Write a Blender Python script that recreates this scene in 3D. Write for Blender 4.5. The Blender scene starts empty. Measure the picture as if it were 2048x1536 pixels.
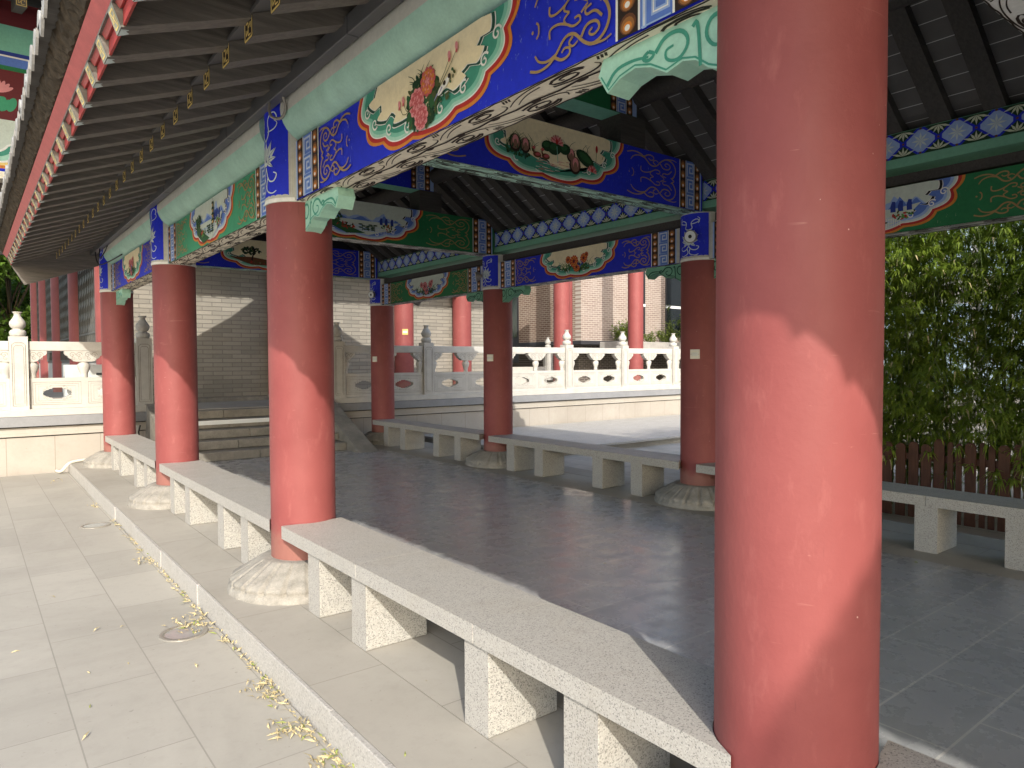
import bpy, math, random
from mathutils import Vector, Matrix
random.seed(7)
R=math.radians; PI=math.pi; sin=math.sin; cos=math.cos
sc=bpy.context.scene; COL=sc.collection
# ------------------------------------------------------------------ constants
XL,XR,Y0,S=1.864,6.356,1.079,3.711
XM=(XL+XR)/2
def RY(i): return Y0+S*i
YN,YF=RY(-2)-.62,12.78            # near and far end of the corridor roof
CR=.22
# ------------------------------------------------------------------ materials
def srgb(h):
    h=h.lstrip('#'); o=[]
    for i in (0,2,4):
        c=int(h[i:i+2],16)/255; o.append(c/12.92 if c<=.04045 else ((c+.055)/1.055)**2.4)
    return tuple(o)
MATS={}
class NT:
    def __init__(s,name):
        s.m=bpy.data.materials.new(name); s.m.use_nodes=True; s.t=s.m.node_tree; s.n=s.t.nodes
        s.b=s.n['Principled BSDF']; s.L=s.t.links.new
        MATS[name]=s.m
    def node(s,t,**k):
        x=s.n.new(t)
        for a,v in k.items():
            if a in x.inputs.keys() if hasattr(x.inputs,'keys') else False: x.inputs[a].default_value=v
            else: setattr(x,a,v)
        return x
    def coord(s,kind='Object'):
        return s.n.new('ShaderNodeTexCoord').outputs[kind]
    def noise(s,vec,scale,detail=4,rough=.55,dist=0):
        x=s.n.new('ShaderNodeTexNoise'); x.inputs['Scale'].default_value=scale; x.inputs['Detail'].default_value=detail
        x.inputs['Roughness'].default_value=rough; x.inputs['Distortion'].default_value=dist; s.L(vec,x.inputs['Vector']); return x.outputs['Fac']
    def ramp(s,fac,stops):
        x=s.n.new('ShaderNodeValToRGB'); e=x.color_ramp.elements
        while len(e)<len(stops): e.new(.5)
        for el,(p,c) in zip(e,stops):
            el.position=p; el.color=(*c,1) if len(c)==3 else c
        s.L(fac,x.inputs['Fac']); return x.outputs['Color']
    def mix(s,fac,a,b,mode='MIX'):
        x=s.n.new('ShaderNodeMix'); x.data_type='RGBA'; x.blend_type=mode
        for sock,v in ((x.inputs[0],fac),(x.inputs[6],a),(x.inputs[7],b)):
            if hasattr(v,'links') or hasattr(v,'is_output'): s.L(v,sock)
            elif isinstance(v,(int,float)): sock.default_value=v
            else: sock.default_value=(*v,1)
        return x.outputs[2]
    def mapv(s,vec,scale=(1,1,1),loc=(0,0,0),rot=(0,0,0)):
        x=s.n.new('ShaderNodeMapping'); x.inputs['Scale'].default_value=scale; x.inputs['Location'].default_value=loc; x.inputs['Rotation'].default_value=rot
        s.L(vec,x.inputs['Vector']); return x.outputs['Vector']
    def math(s,op,a,b=None):
        x=s.n.new('ShaderNodeMath'); x.operation=op
        for i,v in enumerate((a,b)):
            if v is None: continue
            if isinstance(v,(int,float)): x.inputs[i].default_value=v
            else: s.L(v,x.inputs[i])
        return x.outputs[0]
    def bump(s,h,strength=.3,dist=.01):
        x=s.n.new('ShaderNodeBump'); x.inputs['Strength'].default_value=strength; x.inputs['Distance'].default_value=dist
        s.L(h,x.inputs['Height']); s.L(x.outputs['Normal'],s.b.inputs['Normal'])
    def out(s,col=None,rough=.6,spec=.5):
        if col is not None:
            if isinstance(col,tuple): s.b.inputs['Base Color'].default_value=(*col,1)
            else: s.L(col,s.b.inputs['Base Color'])
        if isinstance(rough,(int,float)): s.b.inputs['Roughness'].default_value=rough
        else: s.L(rough,s.b.inputs['Roughness'])
        s.b.inputs['Specular IOR Level'].default_value=spec
        return s.m
def sc_(c,k): return tuple(min(1,x*k) for x in c)
def plain(name,col,rough=.6,spec=.4,var=.25,scale=9,bump=0):
    m=NT(name); v=m.coord(); n=m.noise(v,scale,6,.65)
    n2=m.noise(v,scale*11,3,.6); f=m.math('ADD',m.math('MULTIPLY',n,.7),m.math('MULTIPLY',n2,.3))
    c=m.ramp(f,[(.3,sc_(col,1-var)),(.7,sc_(col,1+var))])
    if bump: m.bump(n2,bump,.004)
    return m.out(c,rough,spec)
def vec_xz(m,axis='xz'):
    sp=m.n.new('ShaderNodeSeparateXYZ'); m.L(m.coord(),sp.inputs[0]); cb=m.n.new('ShaderNodeCombineXYZ')
    ix={'x':0,'y':1,'z':2}; m.L(sp.outputs[ix[axis[0]]],cb.inputs[0]); m.L(sp.outputs[ix[axis[1]]],cb.inputs[1]); return cb.outputs[0]
def brick(m,vec,w,h,mort,c1,c2,cm,off=.5,freq=2,smooth=.1,bias=0):
    x=m.n.new('ShaderNodeTexBrick'); m.L(vec,x.inputs['Vector']); x.offset=off; x.offset_frequency=freq; x.squash=1
    for k,v in (('Scale',1),('Mortar Size',mort),('Mortar Smooth',smooth),('Bias',bias),('Brick Width',w),('Row Height',h)): x.inputs[k].default_value=v
    for k,v in (('Color1',c1),('Color2',c2),('Mortar',cm)): x.inputs[k].default_value=(*v,1)
    return x
def mk_materials():
    # red lacquer on plastered columns
    m=NT('red_lacquer'); v=m.coord(); a=m.noise(v,2.3,5,.6); b=m.noise(m.mapv(v,(1,1,.35)),16,6,.7)
    c=m.ramp(a,[(.3,(.205,.048,.046)),(.72,(.255,.068,.064))]); dust=m.ramp(b,[(.56,(0,0,0)),(.8,(.5,.5,.5))])
    c=m.mix(dust,c,(.36,.13,.115))
    w=m.n.new('ShaderNodeTexVoronoi'); w.feature='DISTANCE_TO_EDGE'; w.inputs['Scale'].default_value=3.1; m.L(m.mapv(v,(1,1,.6)),w.inputs['Vector'])
    sp=m.n.new('ShaderNodeTexVoronoi'); sp.inputs['Scale'].default_value=19; m.L(v,sp.inputs['Vector'])
    chip=m.math('MULTIPLY',m.math('LESS_THAN',m.math('ADD',sp.outputs['Distance'],m.math('MULTIPLY',m.noise(v,140,3),.11)),.098),m.math('GREATER_THAN',m.noise(v,3.1,2),.60))
    c=m.mix(chip,c,(.55,.38,.33))
    for sc3,rt,th,col in (((3,3,55),(.5,.2,.1),.69,(.46,.24,.2)),((40,40,2.2),(0,0,0),.70,(.15,.035,.035)),((9,9,30),(.2,1.0,.4),.71,(.44,.22,.18))):
        q=m.noise(m.mapv(v,sc3,(1,2,3),rt),1.0,3,.6,.5); mk=m.math('MULTIPLY',m.ramp(q,[(th,(0,0,0)),(th+.035,(1,1,1))]),m.ramp(m.noise(v,1.9,2),[(.45,(0,0,0)),(.65,(1,1,1))])); c=m.mix(m.math('MULTIPLY',mk,.55),c,col)
    sz=m.n.new('ShaderNodeSeparateXYZ'); m.L(v,sz.inputs[0]); wn=m.noise(v,6,5,.7); ft=m.ramp(m.math('SUBTRACT',sz.outputs[2],m.math('MULTIPLY',wn,.5)),[(.02,(1,1,1)),(.16,(0,0,0))]); c=m.mix(m.math('MULTIPLY',ft,.45),c,(.27,.16,.12))
    m.bump(m.math('ADD',m.noise(v,7,4,.5),m.math('MULTIPLY',m.noise(v,55,4,.6),.35)),.22,.012); m.out(c,m.math('ADD',m.math('MULTIPLY',b,.3),.42),.35)
    # granite
    def granite(name,base,dark,scale,amt,bmp):
        m=NT(name); v=m.coord()
        x=m.n.new('ShaderNodeTexVoronoi'); x.inputs['Scale'].default_value=scale; m.L(v,x.inputs['Vector'])
        sepc=m.n.new('ShaderNodeSeparateColor'); m.L(x.outputs['Color'],sepc.inputs[0])
        c=m.ramp(sepc.outputs[0],[(0,dark),(amt,sc_(base,.72)),(amt+.12,base),(.85,sc_(base,1.12)),(1,sc_(base,1.3))])
        n=m.noise(v,2.2,4); c=m.mix(m.math('MULTIPLY',n,.35),c,sc_(base,.8),'MIX')
        st=m.noise(v,3.7,6,.7,.6); c=m.mix(m.math('MULTIPLY',m.ramp(st,[(.48,(0,0,0)),(.74,(1,1,1))]),.30),c,(.30,.265,.21)); fn=m.noise(v,9,5,.7); c=m.mix(m.math('MULTIPLY',m.ramp(fn,[(.58,(0,0,0)),(.72,(1,1,1))]),.22),c,(.17,.16,.15))
        m.bump(sepc.outputs[1],bmp,.003); m.out(c,m.math('ADD',m.math('MULTIPLY',st,.4),.32),.4)
    granite('granite',(.365,.35,.322),(.12,.12,.125),250,.12,.10)
    granite('granite_rough',(.40,.39,.36),(.13,.13,.13),215,.2,.8)
    granite('kerb_stone',(.385,.37,.345),(.3,.29,.27),140,.08,.3)
    # pavements
    def paving(name,c1,c2,cm,w,h,mort,axis,loc,off=.5,rough=.7,spec=.3,bump=.15,dirt=(.2,.18,.15)):
        m=NT(name); v=vec_xz(m,axis); bt=brick(m,m.mapv(v,loc=loc),w,h,mort,c1,c2,cm,off)
        o=m.coord(); n=m.noise(o,1.1,6,.62); n2=m.noise(o,13,6,.7); n3=m.noise(o,90,3)
        c=m.mix(m.math('MULTIPLY',m.ramp(n,[(.42,(0,0,0)),(.75,(1,1,1))]),.35),bt.outputs['Color'],dirt)
        c=m.mix(m.math('MULTIPLY',m.ramp(n2,[(.5,(0,0,0)),(.8,(1,1,1))]),.3),c,sc_(c1,.66))
        c=m.mix(m.math('MULTIPLY',n3,.25),c,sc_(c2,1.15)); big=m.noise(o,.55,6,.7,.8); c=m.mix(m.math('MULTIPLY',m.ramp(big,[(.46,(0,0,0)),(.66,(1,1,1))]),.42),c,sc_(dirt,.9))
        sp_=m.noise(o,34,2,.5); c=m.mix(m.math('MULTIPLY',m.ramp(sp_,[(.70,(0,0,0)),(.76,(1,1,1))]),.4),c,sc_(dirt,.6))
        m.bump(m.math('ADD',m.math('MULTIPLY',bt.outputs['Fac'],-.6),m.math('MULTIPLY',n3,.25)),bump,.006); m.out(c,rough,spec); return m
    paving('plaza_paving',(.335,.318,.28),(.385,.365,.322),(.235,.222,.195),.84,.42,.0035,'yx',(0,.05,0),dirt=(.26,.245,.215))
    paving('border_paving',(.325,.305,.268),(.36,.338,.296),(.24,.222,.19),1.12,.41,.004,'yx',(.15,-.015,0),dirt=(.245,.225,.19))
    paving('right_paving',(.42,.38,.33),(.46,.42,.36),(.14,.12,.11),.8,.42,.005,'yx',(0,.05,0))
    m=paving('slate_tile',(.30,.308,.32),(.345,.35,.355),(.56,.55,.51),.668,.3345,.0055,'xy',(-.366,-.098,0),rough=.3,spec=.5,bump=.05,dirt=(.38,.375,.37))
    mm=[x for x in m.n if x.type=='TEX_NOISE']
    o=m.coord(); rn=m.noise(o,5,6,.7); m.L(m.ramp(rn,[(.3,(.17,.17,.17)),(.75,(.42,.42,.42))]),m.b.inputs['Roughness'])
    sm=m.noise(m.mapv(o,(1,2,1)),5,8,.8); pc=m.b.inputs['Base Color'].links[0].from_socket
    m.L(m.mix(m.math('MULTIPLY',m.ramp(sm,[(.45,(0,0,0)),(.8,(1,1,1))]),.22),pc,(.15,.15,.158)),m.b.inputs['Base Color'])
    paving('wall_cladding',(.365,.335,.295),(.372,.342,.302),(.22,.19,.16),.62,.62,.005,'xz',(.18,.19,0),off=0,rough=.6,bump=.2,dirt=(.28,.25,.21))
    paving('wall_course',(.385,.36,.32),(.395,.37,.33),(.36,.32,.27),1.05,.3,.004,'xz',(.3,.12,0),off=0,rough=.6,dirt=(.31,.28,.23))
    plain('marble',(.45,.435,.40),.5,.4,.14,5,.12)
    plain('marble_carved',(.43,.415,.38),.6,.3,.2,22,.35)
    plain('step_stone',(.22,.205,.178),.8,.25,.36,5,.45)
    plain('base_stone',(.27,.255,.225),.85,.2,.38,9,.7)
    # brick walls
    def brickwall(name,axis,w,h,mort,c1,c2,cm,bmp=.5):
        m=NT(name); v=vec_xz(m,axis); bt=brick(m,v,w,h,mort,c1,c2,cm,smooth=.3)
        o=m.coord(); n=m.noise(o,1.3,5); n2=m.noise(o,28,5,.7)
        c=m.mix(m.math('MULTIPLY',n2,.5),bt.outputs['Color'],sc_(c1,.7)); c=m.mix(m.math('MULTIPLY',m.ramp(n,[(.45,(0,0,0)),(.8,(1,1,1))]),.3),c,sc_(cm,.85))
        m.bump(m.math('ADD',m.math('MULTIPLY',bt.outputs['Fac'],-1),m.math('MULTIPLY',n2,.4)),bmp,.012); m.out(c,.85,.2)
    brickwall('grey_brick','xz',.40,.092,.0075,(.25,.235,.205),(.345,.32,.275),(.175,.165,.145),.8)
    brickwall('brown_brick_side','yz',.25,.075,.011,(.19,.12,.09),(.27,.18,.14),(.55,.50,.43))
    brickwall('brown_brick_front','xz',.25,.075,.011,(.25,.19,.165),(.33,.26,.23),(.52,.48,.43))
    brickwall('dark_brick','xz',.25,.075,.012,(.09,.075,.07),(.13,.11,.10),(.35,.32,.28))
    # woods
    def wood(name,c1,c2,rough=.7,sc=(1,14,14)):
        m=NT(name); v=m.coord(); n=m.noise(m.mapv(v,sc),3.2,6,.7,.4); n2=m.noise(v,3,3)
        c=m.mix(m.math('MULTIPLY',n2,.4),m.ramp(n,[(.3,c1),(.75,c2)]),sc_(c2,1.2)); m.bump(n,.35,.004); m.out(c,rough,.3)
    wood('rafter_wood',(.06,.055,.050),(.19,.172,.15))
    wood('dark_wood',(.03,.028,.028),(.08,.074,.068))
    wood('picket_wood',(.055,.022,.014),(.12,.055,.035),.6,(14,14,1.2))
    m=NT('roof_boards'); v=m.coord(); sp=m.n.new('ShaderNodeSeparateXYZ'); m.L(v,sp.inputs[0])
    fr=m.math('FRACT',m.math('DIVIDE',sp.outputs[0],.137)); ln=m.math('LESS_THAN',fr,.035)
    c=m.mix(m.noise(v,4,5),(.08,.078,.078),(.165,.16,.157)); c=m.mix(m.math('MULTIPLY',ln,.8),c,(.7,.7,.7)); m.out(c,.8,.2)
    plain('tile_grey',(.27,.27,.265),.75,.3,.35,14,.4); plain('mortar',(.065,.052,.038),.95,.1,.6,26,1.0)
    plain('fascia_red',(.42,.09,.085),.55,.4,.22,9,.15); plain('closure_red',(.30,.035,.03),.6,.3,.3,9)
    # paints
    P={'p_blue':(.012,.026,.55),'p_green':(.018,.165,.062),'p_cream':(.80,.71,.48),'p_sky':(.55,.62,.55),'p_mint':(.36,.62,.50),'p_mint2':(.20,.50,.38),'p_teal':(.055,.28,.20),
       'p_dteal':(.014,.07,.05),'p_white':(.76,.76,.72),'p_orange':(.60,.21,.035),'p_red':(.42,.028,.025),'p_gold':(.33,.22,.095),'p_black':(.012,.011,.011),
       'p_lblue':(.30,.42,.70),'p_mblue':(.10,.19,.55),'p_nblue':(.022,.045,.26),'p_brown':(.13,.05,.022),'p_bead':(.30,.13,.04),'p_dbrown':(.025,.014,.010),
       'p_pink':(.66,.26,.27),'p_rose':(.50,.10,.11),'p_dgreen':(.012,.045,.018),'p_leaf':(.025,.10,.035),'p_lgreen':(.10,.26,.06),'p_lav':(.30,.28,.46),'p_rock':(.22,.12,.085),
       'p_lotus':(.55,.63,.62),'p_soffit':(.80,.74,.60),'p_soffit_green':(.48,.74,.62),'p_soffit_white':(.78,.78,.74),'p_grey':(.50,.50,.45),'p_maroon':(.13,.018,.022),'p_bmint':(.17,.40,.28),'p_star':(.55,.6,.45),'p_yellow':(.78,.58,.20),'p_olive':(.07,.09,.03),
       'p_bgreen':(.05,.30,.16),'p_tip':(.30,.31,.26)}
    for k,c in P.items():
        m=NT(k); v=m.coord(); n=m.noise(v,24,6,.75); n2=m.noise(v,2.2,3)
        cc=m.ramp(m.math('ADD',m.math('MULTIPLY',n,.6),m.math('MULTIPLY',n2,.4)),[(.3,sc_(c,.8)),(.72,sc_(c,1.16))])
        if k in ('p_blue','p_green'):   # rubbed patches where the ground coat shows through
            wv=m.noise(m.mapv(v,(1,1,.22)),75,3,.8); ms=m.math('MULTIPLY',m.math('GREATER_THAN',wv,.66),m.math('GREATER_THAN',m.noise(v,2.3,2),.54))
            cc=m.mix(m.math('MULTIPLY',ms,.55),cc,(.25,.33,.62) if k=='p_blue' else (.2,.3,.2))
        m.out(cc,.62,.3)
    plain('purlin_mint',(.31,.50,.41),.6,.3,.18,6,.1); plain('gutter_steel',(.075,.077,.08),.45,.5,.15,5)
    plain('coping_metal',(.22,.225,.235),.5,.5,.15,4); plain('plastic_white',(.7,.68,.6),.4,.5,.06,9); plain('ac_white',(.62,.63,.6),.45,.5,.1,6)
    plain('lamp_metal',(.23,.215,.185),.35,.6,.2,9); plain('cable_black',(.02,.02,.02),.5,.4,.2,9); plain('brass',(.6,.44,.14),.4,.6,.2,9)
    m=NT('lamp_glass'); m.out(m.mix(m.noise(m.coord(),18,5),(.22,.235,.225),(.34,.355,.34)),.12,.6)
    m=NT('window_glass'); m.out((.02,.025,.03),.08,.8)
    m=NT('blue_glass'); m.out(m.mix(m.noise(m.coord(),.5,3),(.30,.42,.52),(.50,.62,.70)),.15,.6)
    plain('panel_white',(.7,.73,.74),.5,.4,.05,2); plain('lattice_grey',(.085,.085,.08),.6,.3,.3,8); plain('frame_dark',(.035,.035,.04),.5,.4,.2,6)
    plain('ledge_concrete',(.34,.33,.31),.8,.2,.2,4,.2)
    # foliage
    def leafmat(name,c1,c2,tr=.35):
        m=NT(name); v=m.coord(); n=m.noise(v,5.5,3); oi=m.noise(v,38,2)
        c=m.ramp(m.math('ADD',m.math('MULTIPLY',n,.5),m.math('MULTIPLY',oi,.5)),[(.33,c1),(.68,c2)]); m.out(c,.5,.35)
        t=m.n.new('ShaderNodeBsdfTranslucent'); m.L(m.mix(.5,c,(.22,.34,.03)),t.inputs['Color'])
        mx=m.n.new('ShaderNodeMixShader'); mx.inputs[0].default_value=tr; m.L(m.b.outputs[0],mx.inputs[1]); m.L(t.outputs[0],mx.inputs[2])
        m.L(mx.outputs[0],m.n['Material Output'].inputs['Surface'])
    leafmat('bamboo_leaf',(.12,.19,.025),(.33,.42,.06),.5); leafmat('tree_leaf',(.05,.11,.015),(.15,.24,.035)); leafmat('shrub_leaf',(.09,.13,.03),(.2,.24,.06))
    plain('dry_leaf',(.44,.37,.21),.7,.2,.5,60); plain('dry_leaf_green',(.22,.25,.07),.7,.2,.4,60); plain('culm',(.09,.13,.035),.45,.4,.3,8); plain('bark',(.10,.075,.05),.9,.1,.4,8,.6)
mk_materials()
# ------------------------------------------------------------------ mesh builder
class MB:
    def __init__(s): s.v=[]; s.f=[]; s.mi=[]; s.sm=[]; s.mats=[]
    def m(s,name):
        if name not in s.mats: s.mats.append(name)
        return s.mats.index(name)
    def add(s,vs,fs,mat,smooth=False):
        b=len(s.v); k=s.m(mat); s.v+= [tuple(x) for x in vs]
        for f in fs: s.f.append(tuple(b+i for i in f)); s.mi.append(k); s.sm.append(smooth)
    def box(s,x0,x1,y0,y1,z0,z1,mat):
        vs=[(x,y,z) for z in (z0,z1) for y in (y0,y1) for x in (x0,x1)]
        s.add(vs,[(0,2,3,1),(4,5,7,6),(0,1,5,4),(2,6,7,3),(0,4,6,2),(1,3,7,5)],mat)
    def lathe(s,c,prof,mat,n=40,rf=None,smooth=True,cap=True):
        vs=[];fs=[];k=len(prof)
        for i in range(n):
            a=2*PI*i/n
            for j,(r,z) in enumerate(prof):
                q=r if rf is None else rf(r,z,a,j)
                vs.append((c[0]+q*cos(a),c[1]+q*sin(a),c[2]+z))
        for i in range(n):
            i2=(i+1)%n
            for j in range(k-1): fs.append((i*k+j,i2*k+j,i2*k+j+1,i*k+j+1))
        s.add(vs,fs,mat,smooth)
        if cap:
            s.add([vs[i*k+k-1] for i in range(n)],[tuple(range(n))],mat)
            s.add([vs[i*k] for i in range(n)],[tuple(range(n))[::-1]],mat)
    def tube(s,pts,r,mat,n=8,r2=None,caps=True):
        pts=[Vector(p) for p in pts]; vs=[];fs=[]
        for i,p in enumerate(pts):
            d=(pts[min(i+1,len(pts)-1)]-pts[max(i-1,0)]).normalized()
            u=d.cross(Vector((0,0,1)));
            if u.length<.1: u=d.cross(Vector((1,0,0)))
            u.normalize(); w=d.cross(u); rr=r if r2 is None else r+(r2-r)*i/max(1,len(pts)-1)
            for k in range(n):
                a=2*PI*k/n; vs.append(p+u*rr*cos(a)+w*rr*sin(a))
        for i in range(len(pts)-1):
            for k in range(n):
                k2=(k+1)%n; fs.append((i*n+k,i*n+k2,(i+1)*n+k2,(i+1)*n+k))
        s.add(vs,fs,mat,True)
        if caps: s.add(vs[:n],[tuple(range(n))[::-1]],mat); s.add(vs[-n:],[tuple(range(n))],mat)
    def prism(s,poly,fn0,fn1,mat,matf=None):
        """poly 2-D; fn0/fn1 map (a,b)->xyz for the two faces"""
        n=len(poly); A=[fn0(*p) for p in poly]; B=[fn1(*p) for p in poly]
        s.add(A,[tuple(range(n))],matf or mat); s.add(B,[tuple(range(n))[::-1]],matf or mat)
        s.add(A+B,[(i,i+n,(i+1)%n+n,(i+1)%n) for i in range(n)],mat)
    def slabhole(s,x0,x1,z0,z1,y0,y1,hole,mat):
        """upright slab with one hole (hole points counter-clockwise in x,z)"""
        out=[(x0,z0),(x1,z0),(x1,z1),(x0,z1)]; n=len(hole)
        k0=min(range(n),key=lambda i:(hole[i][0]-x0)**2+(hole[i][1]-z0)**2)
        hl=[hole[(k0-i)%n] for i in range(n)]
        ring=out+[out[0]]+hl+[hl[0]]
        for y,rev in ((y0,False),(y1,True)):
            pts=[(x,y,z) for x,z in ring]; f=tuple(range(len(pts))); s.add(pts,[f[::-1] if rev else f],mat)
        for lp,rv in ((out,False),(hole,True)):
            q=len(lp); A=[(x,y0,z) for x,z in lp]; B=[(x,y1,z) for x,z in lp]
            s.add(A+B,[((i,i+q,(i+1)%q+q,(i+1)%q) if not rv else (i,(i+1)%q,(i+1)%q+q,i+q)) for i in range(q)],mat)
    def build(s,name,parent=None,origin=(0,0,0),bevel=0,fixn=True):
        me=bpy.data.meshes.new(name); o=Vector(origin)
        me.from_pydata([tuple(Vector(v)-o) for v in s.v],[],s.f)
        for k in s.mats: me.materials.append(MATS[k])
        me.polygons.foreach_set('material_index',s.mi); me.polygons.foreach_set('use_smooth',s.sm); me.update()
        ob=bpy.data.objects.new(name,me); COL.objects.link(ob)
        if parent is not None: ob.parent=parent
        else: ob.location=o
        if bevel:
            b=ob.modifiers.new('bevel','BEVEL'); b.width=bevel; b.segments=2; b.limit_method='ANGLE'; b.angle_limit=R(50)
        return ob
def thing(name,label,cat,loc=(0,0,0),group=None):
    o=bpy.data.objects.new(name,None); COL.objects.link(o); o.location=loc; o['label']=label; o['category']=cat
    o.empty_display_size=.2
    if group: o['group']=group
    return o
def tag(o,label,cat,group=None):
    o['label']=label; o['category']=cat
    if group: o['group']=group
    return o
def struct(o): o['kind']='structure'; return o
def copy_tree(o,parent=None):
    c=o.copy(); COL.objects.link(c); c.parent=parent
    for ch in [x for x in KIDS(o)]: copy_tree(ch,c)
    return c
def KIDS(o): return list(o.children)
# ------------------------------------------------------------------ painting on surfaces (thin coloured layers of real geometry)
class Art:
    def __init__(s,mb,O,Sx,T,N,base=.0012): s.mb=mb; s.O=Vector(O); s.S=Vector(Sx); s.T=Vector(T); s.N=Vector(N); s.base=base; s.c=0; s.lim=None
    def P(s,a,b,off): return s.O+s.S*a+s.T*b+s.N*off
    def poly(s,pts,mat,layer=0):
        if len(pts)<3: return
        if s.lim:
            x0,x1,y0,y1=s.lim; pts=[(min(max(a,x0),x1),min(max(b,y0),y1)) for a,b in pts]
        s.c+=1; off=s.base+layer*.0007+s.c*1.2e-5
        ar=sum(pts[i-1][0]*pts[i][1]-pts[i][0]*pts[i-1][1] for i in range(len(pts)))
        if ar<0: pts=pts[::-1]
        s.mb.add([s.P(a,b,off) for a,b in pts],[tuple(range(len(pts)))],mat)
    def rect(s,a0,a1,b0,b1,mat,layer=0): s.poly([(a0,b0),(a1,b0),(a1,b1),(a0,b1)],mat,layer)
    def ell(s,a,b,rx,ry,mat,layer=0,rot=0,n=14):
        c,q=cos(rot),sin(rot); s.poly([(a+rx*cos(t)*c-ry*sin(t)*q,b+rx*cos(t)*q+ry*sin(t)*c) for t in [2*PI*i/n for i in range(n)]],mat,layer)
    def stroke(s,pts,w,mat,layer=0,w1=None,smooth=0):
        for _ in range(smooth):
            q=[pts[0]]
            for i in range(len(pts)-1):
                (ax,ay),(bx,by)=pts[i],pts[i+1]; q+=[(ax*.75+bx*.25,ay*.75+by*.25),(ax*.25+bx*.75,ay*.25+by*.75)]
            pts=q+[pts[-1]]
        n=len(pts); L=[];Rr=[]
        for i,(a,b) in enumerate(pts):
            p0=pts[max(i-1,0)]; p1=pts[min(i+1,n-1)]; dx,dy=p1[0]-p0[0],p1[1]-p0[1]; l=math.hypot(dx,dy) or 1
            ww=(w if w1 is None else w+(w1-w)*i/(n-1))/2
            L.append((a-dy/l*ww,b+dx/l*ww)); Rr.append((a+dy/l*ww,b-dx/l*ww))
        s.c+=1; off=s.base+layer*.0007+s.c*1.2e-5
        if s.lim:
            x0,x1,y0,y1=s.lim; cl=lambda P:[(min(max(a,x0),x1),min(max(b,y0),y1)) for a,b in P]; L=cl(L);Rr=cl(Rr)
        vs=[s.P(a,b,off) for a,b in L+Rr]; s.mb.add(vs,[(i+n,i+1+n,i+1,i) for i in range(n-1)],mat)
    def spiral(s,a,b,r,a0,turns,w,mat,layer=0,sx=1,sy=1,r1=.12,n=None):
        n=n or int(12*abs(turns))+4
        s.stroke([(a+sx*r*(1-(1-r1)*i/n)*cos(a0+2*PI*turns*i/n),b+sy*r*(1-(1-r1)*i/n)*sin(a0+2*PI*turns*i/n)) for i in range(n+1)],w,mat,layer,w*.8)
class CylArt(Art):
    """paint wrapped round a column: a = arc length from the facing direction"""
    def __init__(s,mb,c,r,face): s.mb=mb; s.cx=c; s.r=r; s.face=face; s.base=.0015; s.c=0; s.lim=None
    def P(s,a,b,off):
        t=s.face-a/s.r; q=s.r+off; return Vector((s.cx[0]+q*cos(t),s.cx[1]+q*sin(t),b))
# -- motifs
def fret(A,a0,a1,b0,b1,layer=2,n=3):
    w=a1-a0; h=(b1-b0)/n; A.rect(a0,a1,b0,b1,'p_nblue' if n>3 else 'p_mblue',layer)
    A.rect(a0,a0+w*.06,b0,b1,'p_white',layer+1); A.rect(a1-w*.06,a1,b0,b1,'p_white',layer+1)
    for k in range(n):
        z=b0+k*h; q=lambda x,y:(a0+w*(.1+.8*x),z+h*(.05+.9*y))
        pts=[q(.1,.0),q(.1,.86),q(.9,.86),q(.9,.24),q(.42,.24),q(.42,.6),q(.66,.6)]
        for i in range(len(pts)-1):
            (x0,y0),(x1,y1)=pts[i],pts[i+1]; t=w*.062
            A.rect(min(x0,x1)-t,max(x0,x1)+t,min(y0,y1)-t,max(y0,y1)+t,'p_lblue',layer+2)
        for i in range(len(pts)-1):
            (x0,y0),(x1,y1)=pts[i],pts[i+1]; t=w*.014
            A.rect(min(x0,x1)-t,max(x0,x1)+t,min(y0,y1)-t,max(y0,y1)+t,'p_white',layer+3)
        A.rect(a0+w*.1,a1-w*.1,z+h*.0,z+h*.045,'p_lblue',layer+2)
def beads(A,a0,a1,b0,b1,n=5,layer=2,up=1):
    A.rect(a0,a1,b0,b1,'p_dbrown',layer); w=a1-a0; h=(b1-b0)/n; c=(a0+a1)/2
    for k in range(n):
        z=b0+h*(k+.5); A.ell(c,z,w*.40,h*.46,'p_brown',layer+1); A.ell(c,z-h*.06,w*.32,h*.36,'p_bead',layer+2); A.ell(c,z-h*.12,w*.22,h*.22,'p_orange',layer+3); A.ell(c,z-h*.17,w*.13,h*.14,'p_white',layer+4)
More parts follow.
